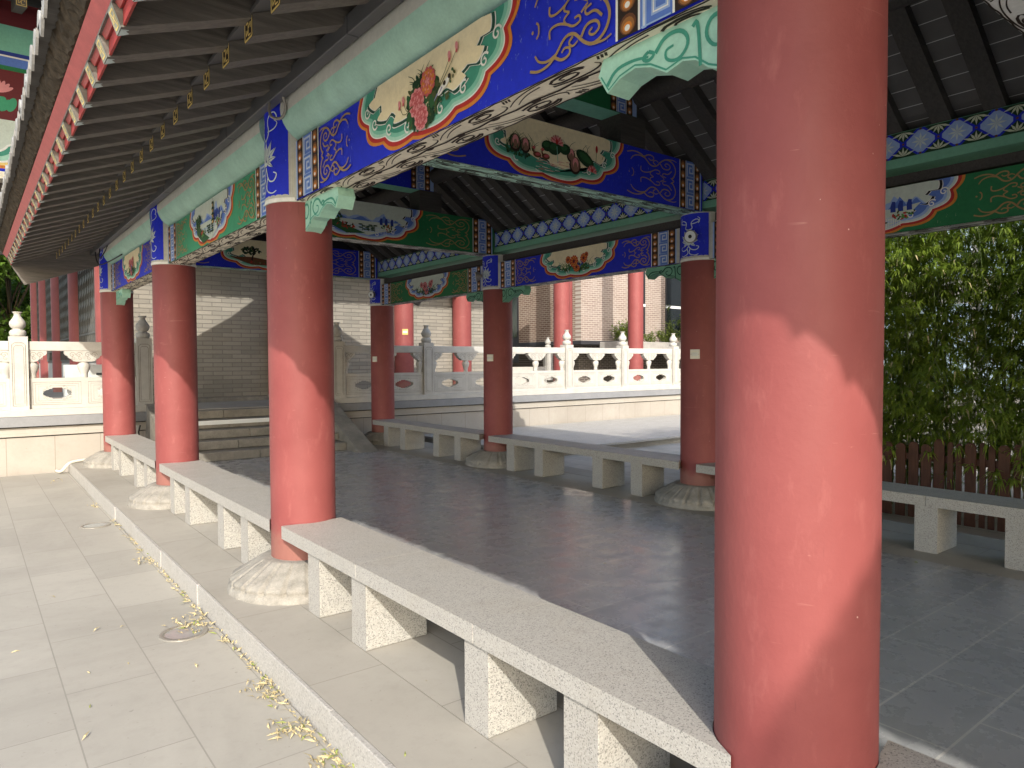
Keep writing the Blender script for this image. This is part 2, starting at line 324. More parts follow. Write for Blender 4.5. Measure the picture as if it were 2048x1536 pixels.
def scroll(A,a0,a1,b0,b1,mirror=False,w=.0115,mat='p_gold',layer=2):
    W=a1-a0; cb=(b0+b1)/2; H=(b1-b0)/2*.94
    def m(p,q): return ((a1-p*W) if mirror else (a0+p*W), cb+q*H)
    for sg in (1,-1):
        st=lambda pts,ww=1,w1=None:A.stroke([m(p,q*sg) for p,q in pts],w*ww,mat,layer,w1 and w*w1,2)
        st([(0,.80),(.12,.90),(.26,.86),(.36,.70),(.46,.44),(.58,.46),(.68,.74),(.80,.90),(.93,.78),(.99,.5),(.96,.24),(.90,.06)],.85,1.1)
        st([(.07,.52),(.12,.70),(.24,.78),(.34,.72)],.6,1)
        st([(.33,.76),(.42,.90),(.52,.86),(.53,.72),(.46,.66),(.42,.74)],1,.6)
        st([(.56,.52),(.50,.62),(.56,.74),(.62,.66)],.9,.5)
        st([(.66,.62),(.72,.42),(.84,.44),(.88,.62),(.80,.72),(.74,.62),(.79,.55)],1,.6)
        st([(.90,.42),(.82,.22),(.72,.26),(.70,.12),(.78,.08)],.9,.6)
        st([(.27,.34),(.26,.14),(.36,.10),(.48,.20),(.56,.34),(.66,.30),(.64,.16),(.58,.18)],.8,.7)
        st([(.48,.22),(.44,.09),(.52,.0)],.8,.6); st([(.66,.14),(.74,.02)],.8,.6); st([(.88,.12),(.95,.0)],.8,.8)
        st([(.80,.88),(.93,.92),(1.0,.86)],.8,.5)
    A.ell(*m(.04,.0),w*.55,w*.55,mat,layer); A.stroke([m(.09,.17),m(.125,.1),m(.125,-.1),m(.09,-.17)],w*.7,mat,layer,None,2)
def med_outline(hw,H,k,n=13,amp=.07,jag=0,N=160,top=None,rnd=None):
    a=hw-k; b=H-k*.8; pts=[]
    for i in range(N+1):
        th=PI*i/N; e=2/2.35; cx=abs(cos(th))**e*(1 if cos(th)>=0 else -1); sy=abs(sin(th))**e
        g=1+amp*(abs(sin(n*th/1.0*.5*2/2))-.55)
        if jag:
            t=(th/PI*jag)%1; g=g-(.115 if t<.36 else (.115*(1-(t-.36)/.05) if t<.41 else .0))-(.05*abs(2*t-1))
        pts.append((-a*cx*g,-b*sy*g))
    return pts
def medallion(A,hw,b0,b1,pal,bg):
    H=b1-b0; A.lim=(-hw-.1,hw+.1,b0+.001,b1)
    def ring(k,mat,layer,**kw): A.poly([(x,b1+y) for x,y in med_outline(hw,H*1.0,k,**kw)],mat,layer)
    c=pal; st=[(0,'p_orange'),(.022,'p_red'),(.048,'p_white'),(.056,c[0]),(.076,c[1]),(.100,c[2])]
    for i,(k,mt) in enumerate(st): ring(k,mt,2+i)
    ring(.118,'p_white',10,jag=7,amp=.03); ring(.124,c[3],11,jag=7,amp=.03)
    ring(.145,'p_white',12,jag=7,amp=.03); ring(.151,bg,13,jag=7,amp=.03)
    # folded scrolls in the cloud border
    for sg in (1,-1):
        for th in (.30,.62,.98,1.32):
            a=(hw-.10)*cos(th)*sg; b=b1-(H-.085)*sin(th)**.85
            A.spiral(a,b,.034,th*sg,1.2*sg,.010,'p_white',12); A.spiral(a,b,.023,th*sg,1.0*sg,.007,c[2],13)
    A.lim=None
def leafclump(A,a,b,rx,ry,n,mats,size,layer,rnd):
    for i in range(n):
        t=rnd.random()*2*PI; q=rnd.random()**.5; A.ell(a+rx*q*cos(t),b+ry*q*sin(t),size*rnd.uniform(.6,1.3),size*rnd.uniform(.35,.6),rnd.choice(mats),layer,rnd.random()*PI,8)
def flower(A,a,b,r,mats,layer,rnd):
    for ri,(k,n,mi) in enumerate(((1,11,0),(.72,9,1),(.45,7,0),(.25,5,2))):
        for i in range(n):
            t=2*PI*i/n+ri; A.ell(a+r*k*.62*cos(t),b+r*k*.62*sin(t),r*.36*k+.006,r*.27*k+.004,mats[mi],layer+ri,t,9)
        for i in range(n):
            t=2*PI*(i+.5)/n+ri; A.ell(a+r*k*.80*cos(t),b+r*k*.80*sin(t),r*.07,r*.17*k,mats[(mi+1)%3],layer+ri,t,6)
def blade(A,a,b,l,t,mat,layer,w=.008): A.stroke([(a,b),(a+l*.55*cos(t),b+l*.55*sin(t)),(a+l*cos(t+.35*(1 if cos(t)>0 else -1)*-1),b+l*sin(t+.35*(-1 if cos(t)>0 else 1)))],w,mat,layer,.0015,2)
def sc_peony(A,H,b0,s,rnd):
    c=b0+H*.5; L=14
    leafclump(A,0,c-.02,.15*s,.125,190,['p_dgreen','p_dgreen','p_leaf','p_olive'],.028,L,rnd)
    for i in range(16): blade(A,rnd.uniform(-.06,.06)*s,c+.05,rnd.uniform(.06,.12),rnd.uniform(.7,2.5),rnd.choice(['p_olive','p_dgreen']),L)
    for sx,bb,r,ms in ((-.055,c-.015,.068,('p_pink','p_rose','p_rose')),(.052,c+.055,.066,('p_rose','p_orange','p_pink')),(-.01,c-.095,.06,('p_pink','p_rose','p_rose'))): flower(A,sx*s,bb,r,ms,L+1,rnd)
    for sx,bb,t in ((.24,c+.10,1.1),(.30,c+.12,1.3),(-.22,c+.01,2.2),(-.18,c+.02,2.0)):
        A.stroke([(sx*.45*s,c-.02),(sx*.8*s,bb-.06),(sx*s,bb)],.005,'p_olive',L,.003,1); A.ell(sx*s,bb+.012,.012,.022,'p_pink',L+1,.2); A.ell(sx*s,bb-.008,.008,.009,'p_rose',L+2)
    for sx,bb in ((.17,c-.02),(.21,c+.0)):      # two small birds
        A.ell(sx*s,bb,.034,.016,'p_white',L+1,.5); A.ell((sx+.03)*s,bb+.022,.012,.011,'p_dbrown',L+2); A.stroke([(sx*s-.03,bb-.01),(sx*s-.06,bb-.035)],.01,'p_lav',L+2,.003)
    leafclump(A,.17*s,c-.06,.07*s,.02,9,['p_leaf','p_olive'],.016,L,rnd); leafclump(A,.26*s,c+.02,.03*s,.03,6,['p_olive','p_leaf'],.013,L,rnd)
def mount(A,a,b,w,h,mat,layer,rnd,n=9): A.poly([(a-w,b)]+[(a-w+2*w*i/n,b+h*(1-abs(2*i/n-1))*rnd.uniform(.6,1.1)) for i in range(1,n)]+[(a+w,b)],mat,layer)
def sc_landscape(A,H,b0,s,rnd,pagoda=False):
    c=b0+H*.45; L=14
    for a,w,h in ((-.3,.16,.10),(-.05,.2,.08),(.22,.14,.14),(.36,.1,.09)): mount(A,a*s,c+.03,w*s,h,'p_lblue',L,rnd); mount(A,(a+.02)*s,c+.03,w*.6*s,h*.7,'p_mblue',L+1,rnd)
    A.poly([(-.42*s,c+.0),(-.2*s,c+.03),(.05*s,c+.01),(.42*s,c+.05),(.3*s,c-.06),(.05*s,c-.15),(-.3*s,c-.1)],'p_sky',L+2)
    for i in range(12): A.stroke([(rnd.uniform(-.3,.2)*s,c-.02-rnd.random()*.08),(rnd.uniform(0,.3)*s,c-.02-rnd.random()*.08)],.004,'p_lblue',L+3,.002)
    A.poly([(-.45*s,c+.12),(-.36*s,c+.06),(-.26*s,c-.02),(-.12*s,c-.08),(.02*s,c-.13),(-.2*s,c-.15),(-.4*s,c-.05)],'p_leaf',L+3)
    leafclump(A,-.33*s,c+.06,.08*s,.07,40,['p_dgreen','p_leaf','p_dgreen','p_olive'],.022,L+4,rnd); leafclump(A,-.2*s,c-.05,.1*s,.035,30,['p_dgreen','p_red','p_brown','p_lgreen'],.018,L+5,rnd)
    for tx in (.05,.12,-.02): 
        A.stroke([(tx*s,c-.10),(tx*s+.004,c-.02)],.007,'p_dbrown',L+5,.004)
        for k in range(4): A.ell(tx*s+rnd.uniform(-.03,.03),c-.02-.02*k,.032,.009,'p_dgreen',L+6)
    for k in range(7): A.stroke([((.15+.018*k)*s,c-.05),((.15+.018*k)*s,c-.12)],.006,'p_white',L+5,.004)
    leafclump(A,.28*s,c-.03,.08*s,.035,26,['p_leaf','p_olive','p_red','p_lgreen'],.016,L+5,rnd)
    for mx in (.2,.26,.33): A.poly([(mx*s-.02,c+.0),(mx*s-.022,c+.05),(mx*s-.008,c+.09),(mx*s+.018,c+.085),(mx*s+.022,c)],'p_nblue',L+4)
    if pagoda:
        x=.14*s
        for k in range(4):
            z=c-.02+k*.048; w=.052-.008*k; A.rect(x-w*.6,x+w*.6,z,z+.03,'p_brown',L+7); A.poly([(x-w*1.15,z+.026),(x-w*.5,z+.046),(x+w*.5,z+.046),(x+w*1.15,z+.026)],'p_dgreen',L+8); A.rect(x-w*.2,x+w*.2,z+.004,z+.024,'p_yellow',L+8)
        A.stroke([(x,c+.16),(x,c+.2)],.006,'p_brown',L+7)
def sc_ducks(A,H,b0,s,rnd):
    c=b0+H*.5; L=14
    A.poly([(-.46*s,c-.02),(-.3*s,c-.03),(-.12*s,c-.1),(.1*s,c-.12),(.3*s,c-.1),(.36*s,c-.05),(.2*s,c-.17),(-.1*s,c-.19),(-.34*s,c-.12)],'p_teal',L)
    for i in range(34): 
        a=rnd.uniform(-.2,.12)*s; b=c-.05-rnd.random()*.12; A.stroke([(a,b),(a+rnd.uniform(.03,.09),b)],.005,rnd.choice(['p_rose','p_pink','p_white','p_cream']),L+1,.002)
    leafclump(A,-.33*s,c-.06,.13*s,.035,36,['p_dgreen','p_dteal','p_leaf'],.024,L+1,rnd)
    for a,b,r in ((-.36,c+.02,.075),(-.27,c+.015,.066),(.16,c+.02,.062),(.20,c-.06,.08)):
        A.ell(a*s,b-.01,r*.85,r,'p_dbrown',L+2,.0,16); A.ell(a*s,b,r*.68,r*.84,'p_rock',L+3,0,16); A.ell(a*s+.004,b+.012,r*.42,r*.58,'p_pink',L+4,0,14); A.ell(a*s+.004,b-.012,r*.28,r*.42,'p_rock',L+5,0,12)
    for i in range(26): blade(A,rnd.uniform(-.44,-.18)*s,c-.03,rnd.uniform(.08,.17),rnd.uniform(1.1,2.0),rnd.choice(['p_dgreen','p_leaf']),L+3,.007)
    for a,b,r in ((.0,c+.04,.075),(.10,c+.05,.06),(-.07,c+.045,.06)): A.ell(a*s,b,r*1.1,r*.8,'p_dgreen',L+4,.2,12); A.ell(a*s-.01,b+.01,r*.6,r*.4,'p_leaf',L+5,.2)
    A.ell(.30*s,c+.01,.12,.06,'p_dgreen',L+4,-.45,16); A.ell(.30*s,c+.018,.08,.03,'p_leaf',L+5,-.45)
    for a,b,r in ((.02,c+.10,.06),(.37,c-.08,.05)):
        for k in range(9):
            t=PI*(k-.5)/8; A.ell(a*s+r*.7*cos(t),b+r*.55*sin(t)-.01,r*.62,r*.17,'p_rose' if k%2 else 'p_pink',L+6,t,8)
        A.ell(a*s,b,r*.25,r*.4,'p_red',L+7)
    A.stroke([(.02*s,c+.06),(.03*s,c-.08)],.006,'p_mint2',L+6); A.stroke([(.42*s,c+.12),(.41*s,c-.02)],.005,'p_leaf',L+5); A.ell(.42*s,c+.12,.014,.034,'p_red',L+6)
    for i in range(12): blade(A,rnd.uniform(-.1,.48)*s,c+.04,rnd.uniform(.08,.13),rnd.uniform(.6,2.4),'p_dgreen',L+2,.006)
    for a in (-.165,-.085):
        A.ell(a*s,c-.05,.046,.026,'p_brown',L+6,0,12); A.ell(a*s+.008,c-.045,.03,.014,'p_rose',L+7,.2); A.stroke([(a*s-.032,c-.045),(a*s-.046,c-.015),(a*s-.036,c+.004)],.017,'p_brown',L+6,.014,1); A.ell(a*s-.036,c+.004,.017,.013,'p_rose',L+7); A.ell(a*s-.056,c+.0,.009,.004,'p_orange',L+8)
def sc_lotus(A,H,b0,s,rnd,cols=('p_rose','p_pink')):
    c=b0+H*.48; L=14
    leafclump(A,0,c-.06,.26*s,.05,50,['p_dgreen','p_leaf','p_olive'],.026,L,rnd)
    for i in range(40): blade(A,rnd.uniform(-.33,.33)*s,c-.06,rnd.uniform(.07,.17),rnd.uniform(.9,2.3),rnd.choice(['p_leaf','p_dgreen','p_lgreen']),L+1,.008)
    for a,b,r in ((-.03,c+.03,.075),(.02,c-.05,.06),(-.14,c+.06,.045),(.15,c+.05,.06),(.2,c+.09,.03)):
        flower(A,a*s,b,r,(cols[0],cols[1],'p_dbrown'),L+2,rnd)
    leafclump(A,.09*s,c-.02,.05*s,.04,14,['p_nblue','p_mblue','p_dgreen'],.018,L+5,rnd)
def sc_animal(A,H,b0,s,rnd):
    c=b0+H*.5; L=14
    A.poly([(-.5*s,c-.06),(-.2*s,c-.04),(.1*s,c-.08),(.45*s,c-.03),(.3*s,c-.16),(-.2*s,c-.17)],'p_brown',L)
    leafclump(A,-.2*s,c+.06,.13*s,.06,50,['p_dgreen','p_black','p_olive'],.03,L+1,rnd); A.stroke([(-.2*s,c-.1),(-.18*s,c+.02),(-.12*s,c+.08)],.03,'p_dbrown',L+1,.012,2); A.stroke([(-.18*s,c),(-.28*s,c+.06)],.016,'p_dbrown',L+1,.008,1)
    for a,k in ((.08,1),(.27,.8)):   # grazing dark cattle
        A.ell(a*s,c+.0,.10*k,.06*k,'p_dbrown',L+2,.15,14); A.ell(a*s+.11*k,c+.015,.035*k,.045*k,'p_nblue',L+3,.4,12); A.stroke([(a*s+.12*k,c+.05*k),(a*s+.15*k,c+.09*k)],.009,'p_black',L+4,.003)
        for q in (-.07,-.03,.04,.075): A.stroke([(a*s+q*k,c-.03*k),(a*s+q*k+.006,c-.11*k)],.018*k,'p_dbrown',L+2,.011*k)
        A.ell(a*s-.01,c+.025*k,.06*k,.016*k,'p_nblue',L+3,.2)
    leafclump(A,.05*s,c-.12,.28*s,.02,30,['p_red','p_olive','p_rock'],.018,L+4,rnd)
def clouds(A,a0,a1,w,bg,ink,layer=1):
    """soffit: two rows of ink cloud curls on either side of a wavy centre line"""
    A.rect(a0,a1,-w/2,w/2,bg,layer); n=max(2,round((a1-a0)/.56)); d=(a1-a0)/n; h=w/2
    for sg in (1,-1):
        for k in range(-1,n+1):
            o=a0+k*d+(0 if sg>0 else d*.5)
            q=lambda x,y:(min(max(o+x*d,a0),a1),sg*y*h)
            A.stroke([q(.70+.20*(1-.75*t/16)*cos(.4+t*.62),.50+.27*(1-.7*t/16)*sin(.4+t*.62)) for t in range(17)],.014,ink,layer+1,.009)
            A.stroke([q(.90,.62),q(.84,.84),q(.62,.90),q(.36,.84),q(.16,.62),q(.02,.30)],.010,ink,layer+1,.005,2)
            A.stroke([q(.46,.68),q(.32,.62),q(.20,.44),q(.10,.20)],.008,ink,layer+1,.004,2)
            A.stroke([q(.52,.30),q(.66,.16),q(.90,.16),q(1.02,.36),q(.99,.60)],.012,ink,layer+1,.006,2)
            for j in range(3): A.stroke([q(1.04+.035*j,.66),q(1.07+.035*j,.86)],.010,ink,layer+1)
            A.stroke([q(j*.125,.985 if j%2==0 else .93) for j in range(9)],.008,ink,layer+1,None,1)
    m=int(n*4); A.stroke([(a0+(a1-a0)*i/m,(.006 if i%2 else -.006)) for i in range(m+1)],.012,ink,layer+2)
    for i in range(n*2): A.ell(a0+(a1-a0)*(i+.5)/(n*2),0,.035,.013,ink,layer+3,0,8)
def lotus_panel(A,b0,b1,hw):
    A.rect(-hw-.018,hw+.018,b0,b1,'p_white',0)
    n=8
    for i in range(n):
        x0=-hw+2*hw*i/n; x1=-hw+2*hw*(i+1)/n; A.rect(x0,x1,b0+.012,b1,'p_blue',1)
    c=b0+(b1-b0)*.46; H=b1-b0
    for t,l,w in ((1.57,.14,.05),(1.05,.15,.045),(2.09,.15,.045),(.6,.145,.04),(2.54,.145,.04),(.15,.12,.034),(2.99,.12,.034),(-.5,.10,.03),(3.64,.10,.03)):
        tip=(l*cos(t)*.95,c-.05+l*sin(t)*1.0); m=(tip[0]*.55,c-.05+(tip[1]-c+.05)*.5); nx,ny=-sin(t)*w*.5,cos(t)*w*.5
        A.poly([(0,c-.055),(m[0]+nx,m[1]+ny),tip,(m[0]-nx,m[1]-ny)],'p_lotus',3); A.stroke([(0,c-.05),m,tip],.003,'p_nblue',5)
    A.ell(0,c-.04,.035,.045,'p_lotus',4)
    for sg in (1,-1):
        k=sg if True else 1
        A.stroke([(0,c+.08),(k*.05,c+H*.2),(k*.02,c+H*.34),(k*.09,c+H*.42),(k*.125,c+H*.36),(k*.105,c+H*.31)],.011,'p_lotus',3,.007,2)
        A.stroke([(k*.03,c+.14),(k*.10,c+.15),(k*.13,c+.19),(k*.10,c+.21)],.009,'p_lotus',3,.005,2)
        A.stroke([(0,c-.09),(k*.03,c-H*.28),(k*.09,c-H*.30),(k*.12,c-H*.22),(k*.085,c-H*.20)],.011,'p_lotus',3,.007,2)
        A.stroke([(k*.02,c-H*.25),(k*.0,c-H*.37),(k*.07,c-H*.42),(k*.11,c-H*.39)],.010,'p_lotus',3,.006,2)
# ================================================================== THE SETTING
def sheet(name,x0,x1,y0,y1,z0,z1,mat,bevel=0):
    b=MB(); b.box(x0,x1,y0,y1,z0,z1,mat); return struct(b.build(name,None,(0,0,0),bevel))
g=MB(); g.box(-90,1.236,-60,12.95,-.45,-.15,'plaza_paving'); struct(g.build('plaza'))
g=MB(); g.box(6.99,90,-60,12.95,-.45,-.15,'right_paving'); struct(g.build('side_plaza'))
g=MB(); g.box(-90,90,13.6,110,-.46,-.2,'plaza_paving'); struct(g.build('ground'))
XB0,XB1=1.24,6.985
b=MB(); b.box(XB0+.025,1.655,-7.1,12.95,-.45,0,'border_paving'); b.box(1.659,2.43,-7.1,12.95,-.45,-.0015,'border_paving')
b.box(5.80,6.57,-7.1,12.95,-.45,-.0015,'border_paving'); b.box(6.574,XB1-.025,-7.1,12.95,-.45,0,'border_paving'); struct(b.build('border_paving'))
g=MB(); g.box(2.433,5.797,-7.1,12.95,-.45,0,'slate_tile'); struct(g.build('corridor_floor'))
rk=random.Random(3)
for x0,x1 in ((XB0,XB0+.024),(XB1-.024,XB1)):
    b=MB(); y=-7.1
    while y<12.9:
        l=min(1.12+rk.uniform(-.02,.02),12.94-y); j=rk.uniform(-.006,.006); b.box(x0+j,x1,y+.0006,y+l-.0006,-.45,rk.uniform(-.001,.002),'kerb_stone'); y+=l
    struct(b.build('kerb',None,(0,0,0),.004))
struct(sheet('terrace_floor',-30,40,13.28,60,-.4,.72,'plaza_paving'))
b=MB(); b.box(7.62,24,9.36,12.98,-.2,-.045,'border_paving'); b.box(7.56,24,9.28,12.98,-.045,.0,'kerb_stone'); struct(b.build('raised_walk',None,(0,0,0),.006))
# ================================================================== COVERED CORRIDOR
corr=thing('covered_corridor','open Chinese corridor with red columns, blue and green painted beams and grey tiled gable roof','corridor',(XM,3.0,0)); CO=(XM,3.0,0)
def cbuild(mb,name,parent=corr,bevel=0,label=None):
    o=mb.build(name,parent,CO,bevel)
    if label: o['label']=label
    return o
# ---- columns
def petal(r,z,a,j):
    if j in (0,1): return r*(1+.006*sin(a*7+j)+.004*sin(a*23))
    t=(a*20/(2*PI))%1; g=min(t,1-t)*2
    e=1 if j<10 else .4
    return r*(1-.085*max(0,1-g*5)*e+.028*max(0,1-abs(g-.36)*7)*e-.012*(1 if g>.55 else 0)*e)
BASE=[(.505,0),(.50,.035),(.485,.055),(.492,.062),(.487,.085),(.455,.105),(.415,.128),(.375,.150),(.34,.172),(.305,.190),(.285,.202),(.262,.206),(.24,.207)]
names_l={-2:'farthest red column behind the camera',-1:'red column just behind the camera',0:'huge sunlit red column nearest the camera',1:'second red column of the left row, at the end of the front bench',2:'third red column of the left row, between two benches',3:'farthest red column of the left row, beside the white terrace wall'}
names_r={0:'red column of the right row outside the frame',1:'shaded red column of the right row behind the big front column',2:'shaded red column in the middle of the right row with a switch plate',3:'farthest shaded red column of the right row by the steps',-1:'right row column behind the camera',-2:'right row column at the near end'}
for side,x in ((0,XL),(1,XR)):
    for i in range(-2,4):
        y=RY(i); b=MB(); 
        hs=2.665 if (side==0 and i==0) else 2.62; prof=[(CR*(1+.003*sin(k*1.7+i)),.2+(hs-.2)*k/14) for k in range(15)]
        b.lathe((x,y,0),prof,'red_lacquer',56); col=cbuild(b,'red_column',label=(names_l if side==0 else names_r)[i])
        b=MB(); b.lathe((x,y,0),BASE,'base_stone',160,petal); cbuild(b,'stone_base',col)
        top=3.31 if side==0 else 3.118
        b=MB(); b.lathe((x,y,0),[(CR+.004,2.612),(CR+.004,2.66),(CR+.002,2.665),(CR+.002,top)],'p_grey',48)
        b.lathe((x,y,0),[(CR+.006,2.615),(CR+.009,2.625),(CR+.007,2.64)],'p_white',48,cap=False)
        A=CylArt(b,(x,y),CR+.002,PI); lotus_panel(A,2.645,top-.01,.20 if side==0 else .215)
        cbuild(b,'painted_drum',col)
# ---- painted longitudinal and cross beams
rnd=random.Random(11)
GREENS=('p_mint','p_mint2','p_teal','p_dteal'); BLUES=('p_lblue','p_lblue','p_mblue','p_nblue')
BLUES=('p_lotus','p_lblue','p_mblue','p_black')
def paint_face(A,b0,b1,hw,z0,z1,e0,e1,base,pal,bg,scene,s):
    med=medallion(A,hw,b0,b1,pal,bg); scene(A,b1-b0,b0,s,rnd)
    for m in (False,True):
        sg=-1 if m else 1
        a0,a1=(z0,z1) if not m else (-z1,-z0); scroll(A,a0,a1,b0,b1,m,w=.0125)
        w=e1-e0; q=lambda u,v:(sg*(e0+w*u),sg*(e0+w*v))
        def R2(u,v,f,*k): 
            x0,x1=q(u,v); f(A,min(x0,x1),max(x0,x1),b0+.002,b1,*k)
        x0,x1=q(-.03,0); A.rect(min(x0,x1),max(x0,x1),b0,b1,'p_white',2)
        R2(0,.27,beads); R2(.27,.72,fret); R2(.72,1.0,beads); x0,x1=q(1.0,1.06); A.rect(min(x0,x1),max(x0,x1),b0,b1,'p_lblue',2)
def bracket(y,dirn,x,mat='p_mint',ink='p_teal'):
    """carved bracket under a beam end; dirn=+1 reaches towards larger y"""
    pr=[(.0,0),(.52,0),(.545,-.055),(.50,-.125),(.44,-.092),(.37,-.078),(.30,-.098),(.235,-.138),(.17,-.122),(.12,-.135),(.07,-.175),(0,-.205)]
    b=MB(); f=lambda xx:(lambda a,z:(xx,y+dirn*a,2.618+z)); b.prism(pr,f(x-.055),f(x+.055),mat)
    for xx,n in ((x-.055,(-1,0,0)),(x+.055,(1,0,0))):
        A=Art(b,(xx,y,2.618),(0,dirn,0),(0,0,1),n); st=lambda p,w=.016,w1=.008:A.stroke(p,w,ink,1,w1,2)
        st([(.50,-.10),(.46,-.055),(.38,-.05),(.31,-.062)]); st([(.31,-.045),(.34,-.06),(.31,-.078),(.28,-.06),(.31,-.045)],.012,.012)
        st([(.28,-.06),(.24,-.018),(.17,-.02),(.14,-.07),(.18,-.115),(.235,-.10),(.24,-.065),(.205,-.06)]); st([(.13,-.03),(.11,-.01),(.10,-.16)],.014,.012)
        st([(.0,-.03),(.06,-.02),(.085,-.07),(.05,-.12),(.01,-.11),(.02,-.07)])
        A.stroke([(.53,-.06),(.493,-.115),(.44,-.083),(.37,-.069),(.30,-.089),(.235,-.128),(.17,-.113),(.12,-.126),(.07,-.165),(0,-.195)],.006,ink,1)
    return b
BB,BT=2.62,2.998
scL={-2:('p_green',BLUES,'p_sky',sc_landscape),-1:('p_green',BLUES,'p_sky',sc_landscape),0:('p_blue',GREENS,'p_cream',sc_peony),1:('p_bgreen',BLUES,'p_sky',lambda A,H,b0,s,r:sc_landscape(A,H,b0,s,r,True)),2:('p_blue',GREENS,'p_cream',lambda A,H,b0,s,r:sc_lotus(A,H,b0,s*.7,r))}
scR={-2:('p_green',BLUES,'p_sky',sc_landscape),-1:('p_blue',GREENS,'p_cream',sc_lotus),0:('p_green',BLUES,'p_sky',sc_landscape),1:('p_blue',GREENS,'p_cream',lambda A,H,b0,s,r:sc_lotus(A,H,b0,s,r,('p_red','p_orange'))),2:('p_green',BLUES,'p_sky',sc_lotus)}
nmL={0:'blue painted beam with peonies in a green cloud border',1:'green painted beam with a pagoda landscape',2:'blue painted beam with a small flower medallion'}
nmR={0:'green painted beam with a mountain landscape',1:'blue painted beam with red flowers',2:'olive green painted beam with lotus'}
for side,x,sdict,nm in ((0,XL+.012,scL,nmL),(1,XR-.012,scR,nmR)):
    for i in range(-2,3):
        ym=RY(i)+S/2; ya,yb=RY(i)+.19,RY(i+1)-.19; base,pal,bg,scn=sdict[i]; xf=x-.11
        b=MB(); b.box(xf,x+.11,ya,yb,BB,BT,base)
        A=Art(b,(xf,ym,0),(0,-1,0),(0,0,1),(-1,0,0)); paint_face(A,BB,BT,.715,.80,1.235,1.265,1.60,base,pal,bg,scn,1.0)
        A.rect(1.62,1.664,BB,BT,'p_grey',2); A.rect(-1.664,-1.62,BB,BT,'p_grey',2)
        A=Art(b,(x,ym,BB),(0,-1,0),(-1,0,0),(0,0,-1)); clouds(A,-1.66,1.66,.22,'p_soffit' if side==0 else 'p_soffit_white','p_dbrown')
        bm=cbuild(b,'painted_beam',label=nm.get(i))
        rb=[]
        if side==0: rb=[(RY(i)+.20,1)] if i!=1 else []; rb+= [(RY(i+1)-.20,-1)] if i in (0,2) else []
        else: rb=([(RY(i)+.2,1)] if i in (1,2,-1) else [])+([(RY(i+1)-.2,-1)] if i in (1,0) else [])
        for yy,d in rb:
            bb=bracket(yy,d,x,'p_mint' if side==0 else 'p_bmint','p_teal' if side==0 else 'p_dteal'); cbuild(bb,'carved_bracket',bm)
CZ0,CZ1=3.12,3.61
scC={-2:('p_green',BLUES,'p_sky',sc_landscape,'p_soffit_white'),-1:('p_blue',GREENS,'p_cream',sc_ducks,'p_soffit_green'),0:('p_green',BLUES,'p_sky',sc_landscape,'p_soffit_white'),1:('p_blue',GREENS,'p_cream',sc_ducks,'p_soffit_green'),2:('p_green',BLUES,'p_sky',sc_landscape,'p_soffit_white'),3:('p_blue',GREENS,'p_cream',sc_animal,'p_soffit_green')}
nmC={0:'cross beam with white cloud soffit above the camera',1:'blue cross beam with lotus and ducks',2:'green cross beam with a pine landscape',3:'blue cross beam with dark cattle'}
for i in range(-2,4):
    base,pal,bg,scn,sof=scC[i]; y=RY(i); b=MB(); hx=2.09
    b.box(XM-hx,XM+hx,y-.12,y+.12,CZ0,CZ1,base)
    A=Art(b,(XM,y-.12,0),(1,0,0),(0,0,1),(0,-1,0)); paint_face(A,CZ0,CZ1,.86,.93,1.66,1.72,2.04,base,pal,bg,scn,1.22)
    A=Art(b,(XM,y,CZ0),(1,0,0),(0,1,0),(0,0,-1)); A.N=Vector((0,0,-1)); A.T=Vector((0,-1,0)); clouds(A,-hx,hx,.24,sof,'p_dbrown')
    cb=cbuild(b,'cross_beam',label=nmC.get(i))
    for px in (XM-1.0,XM+1.0):
        b=MB(); b.box(px-.17,px+.17,y-.14,y+.14,CZ1+.001,3.885,'dark_wood'); cbuild(b,'short_post',cb)
    b=MB(); b.box(XM-1.06,XM+1.06,y-.125,y+.125,3.89,4.23,'p_green' if i%2 else 'p_blue'); 
    A=Art(b,(XM,y-.125,0),(1,0,0),(0,0,1),(0,-1,0))
    for m in (1,-1):
        for f,u,v in ((beads,.0,.27),(fret,.27,.72),(beads,.72,1.)):
            p,q=m*(.70+.30*u),m*(.70+.30*v); f(A,min(p,q),max(p,q),3.893,4.228,*( (4,) if f is beads else ()))
        A.rect(min(m*1.0,m*1.058),max(m*1.0,m*1.058),3.893,4.228,'p_lblue',2)
    A=Art(b,(XM,y,3.89),(1,0,0),(0,-1,0),(0,0,-1)); A.rect(-1.058,1.058,-.123,.123,'p_mint2',1); cbuild(b,'upper_beam')
    b=MB(); b.box(XM-.15,XM+.15,y-.12,y+.12,4.232,4.86,'dark_wood'); cbuild(b,'ridge_post')
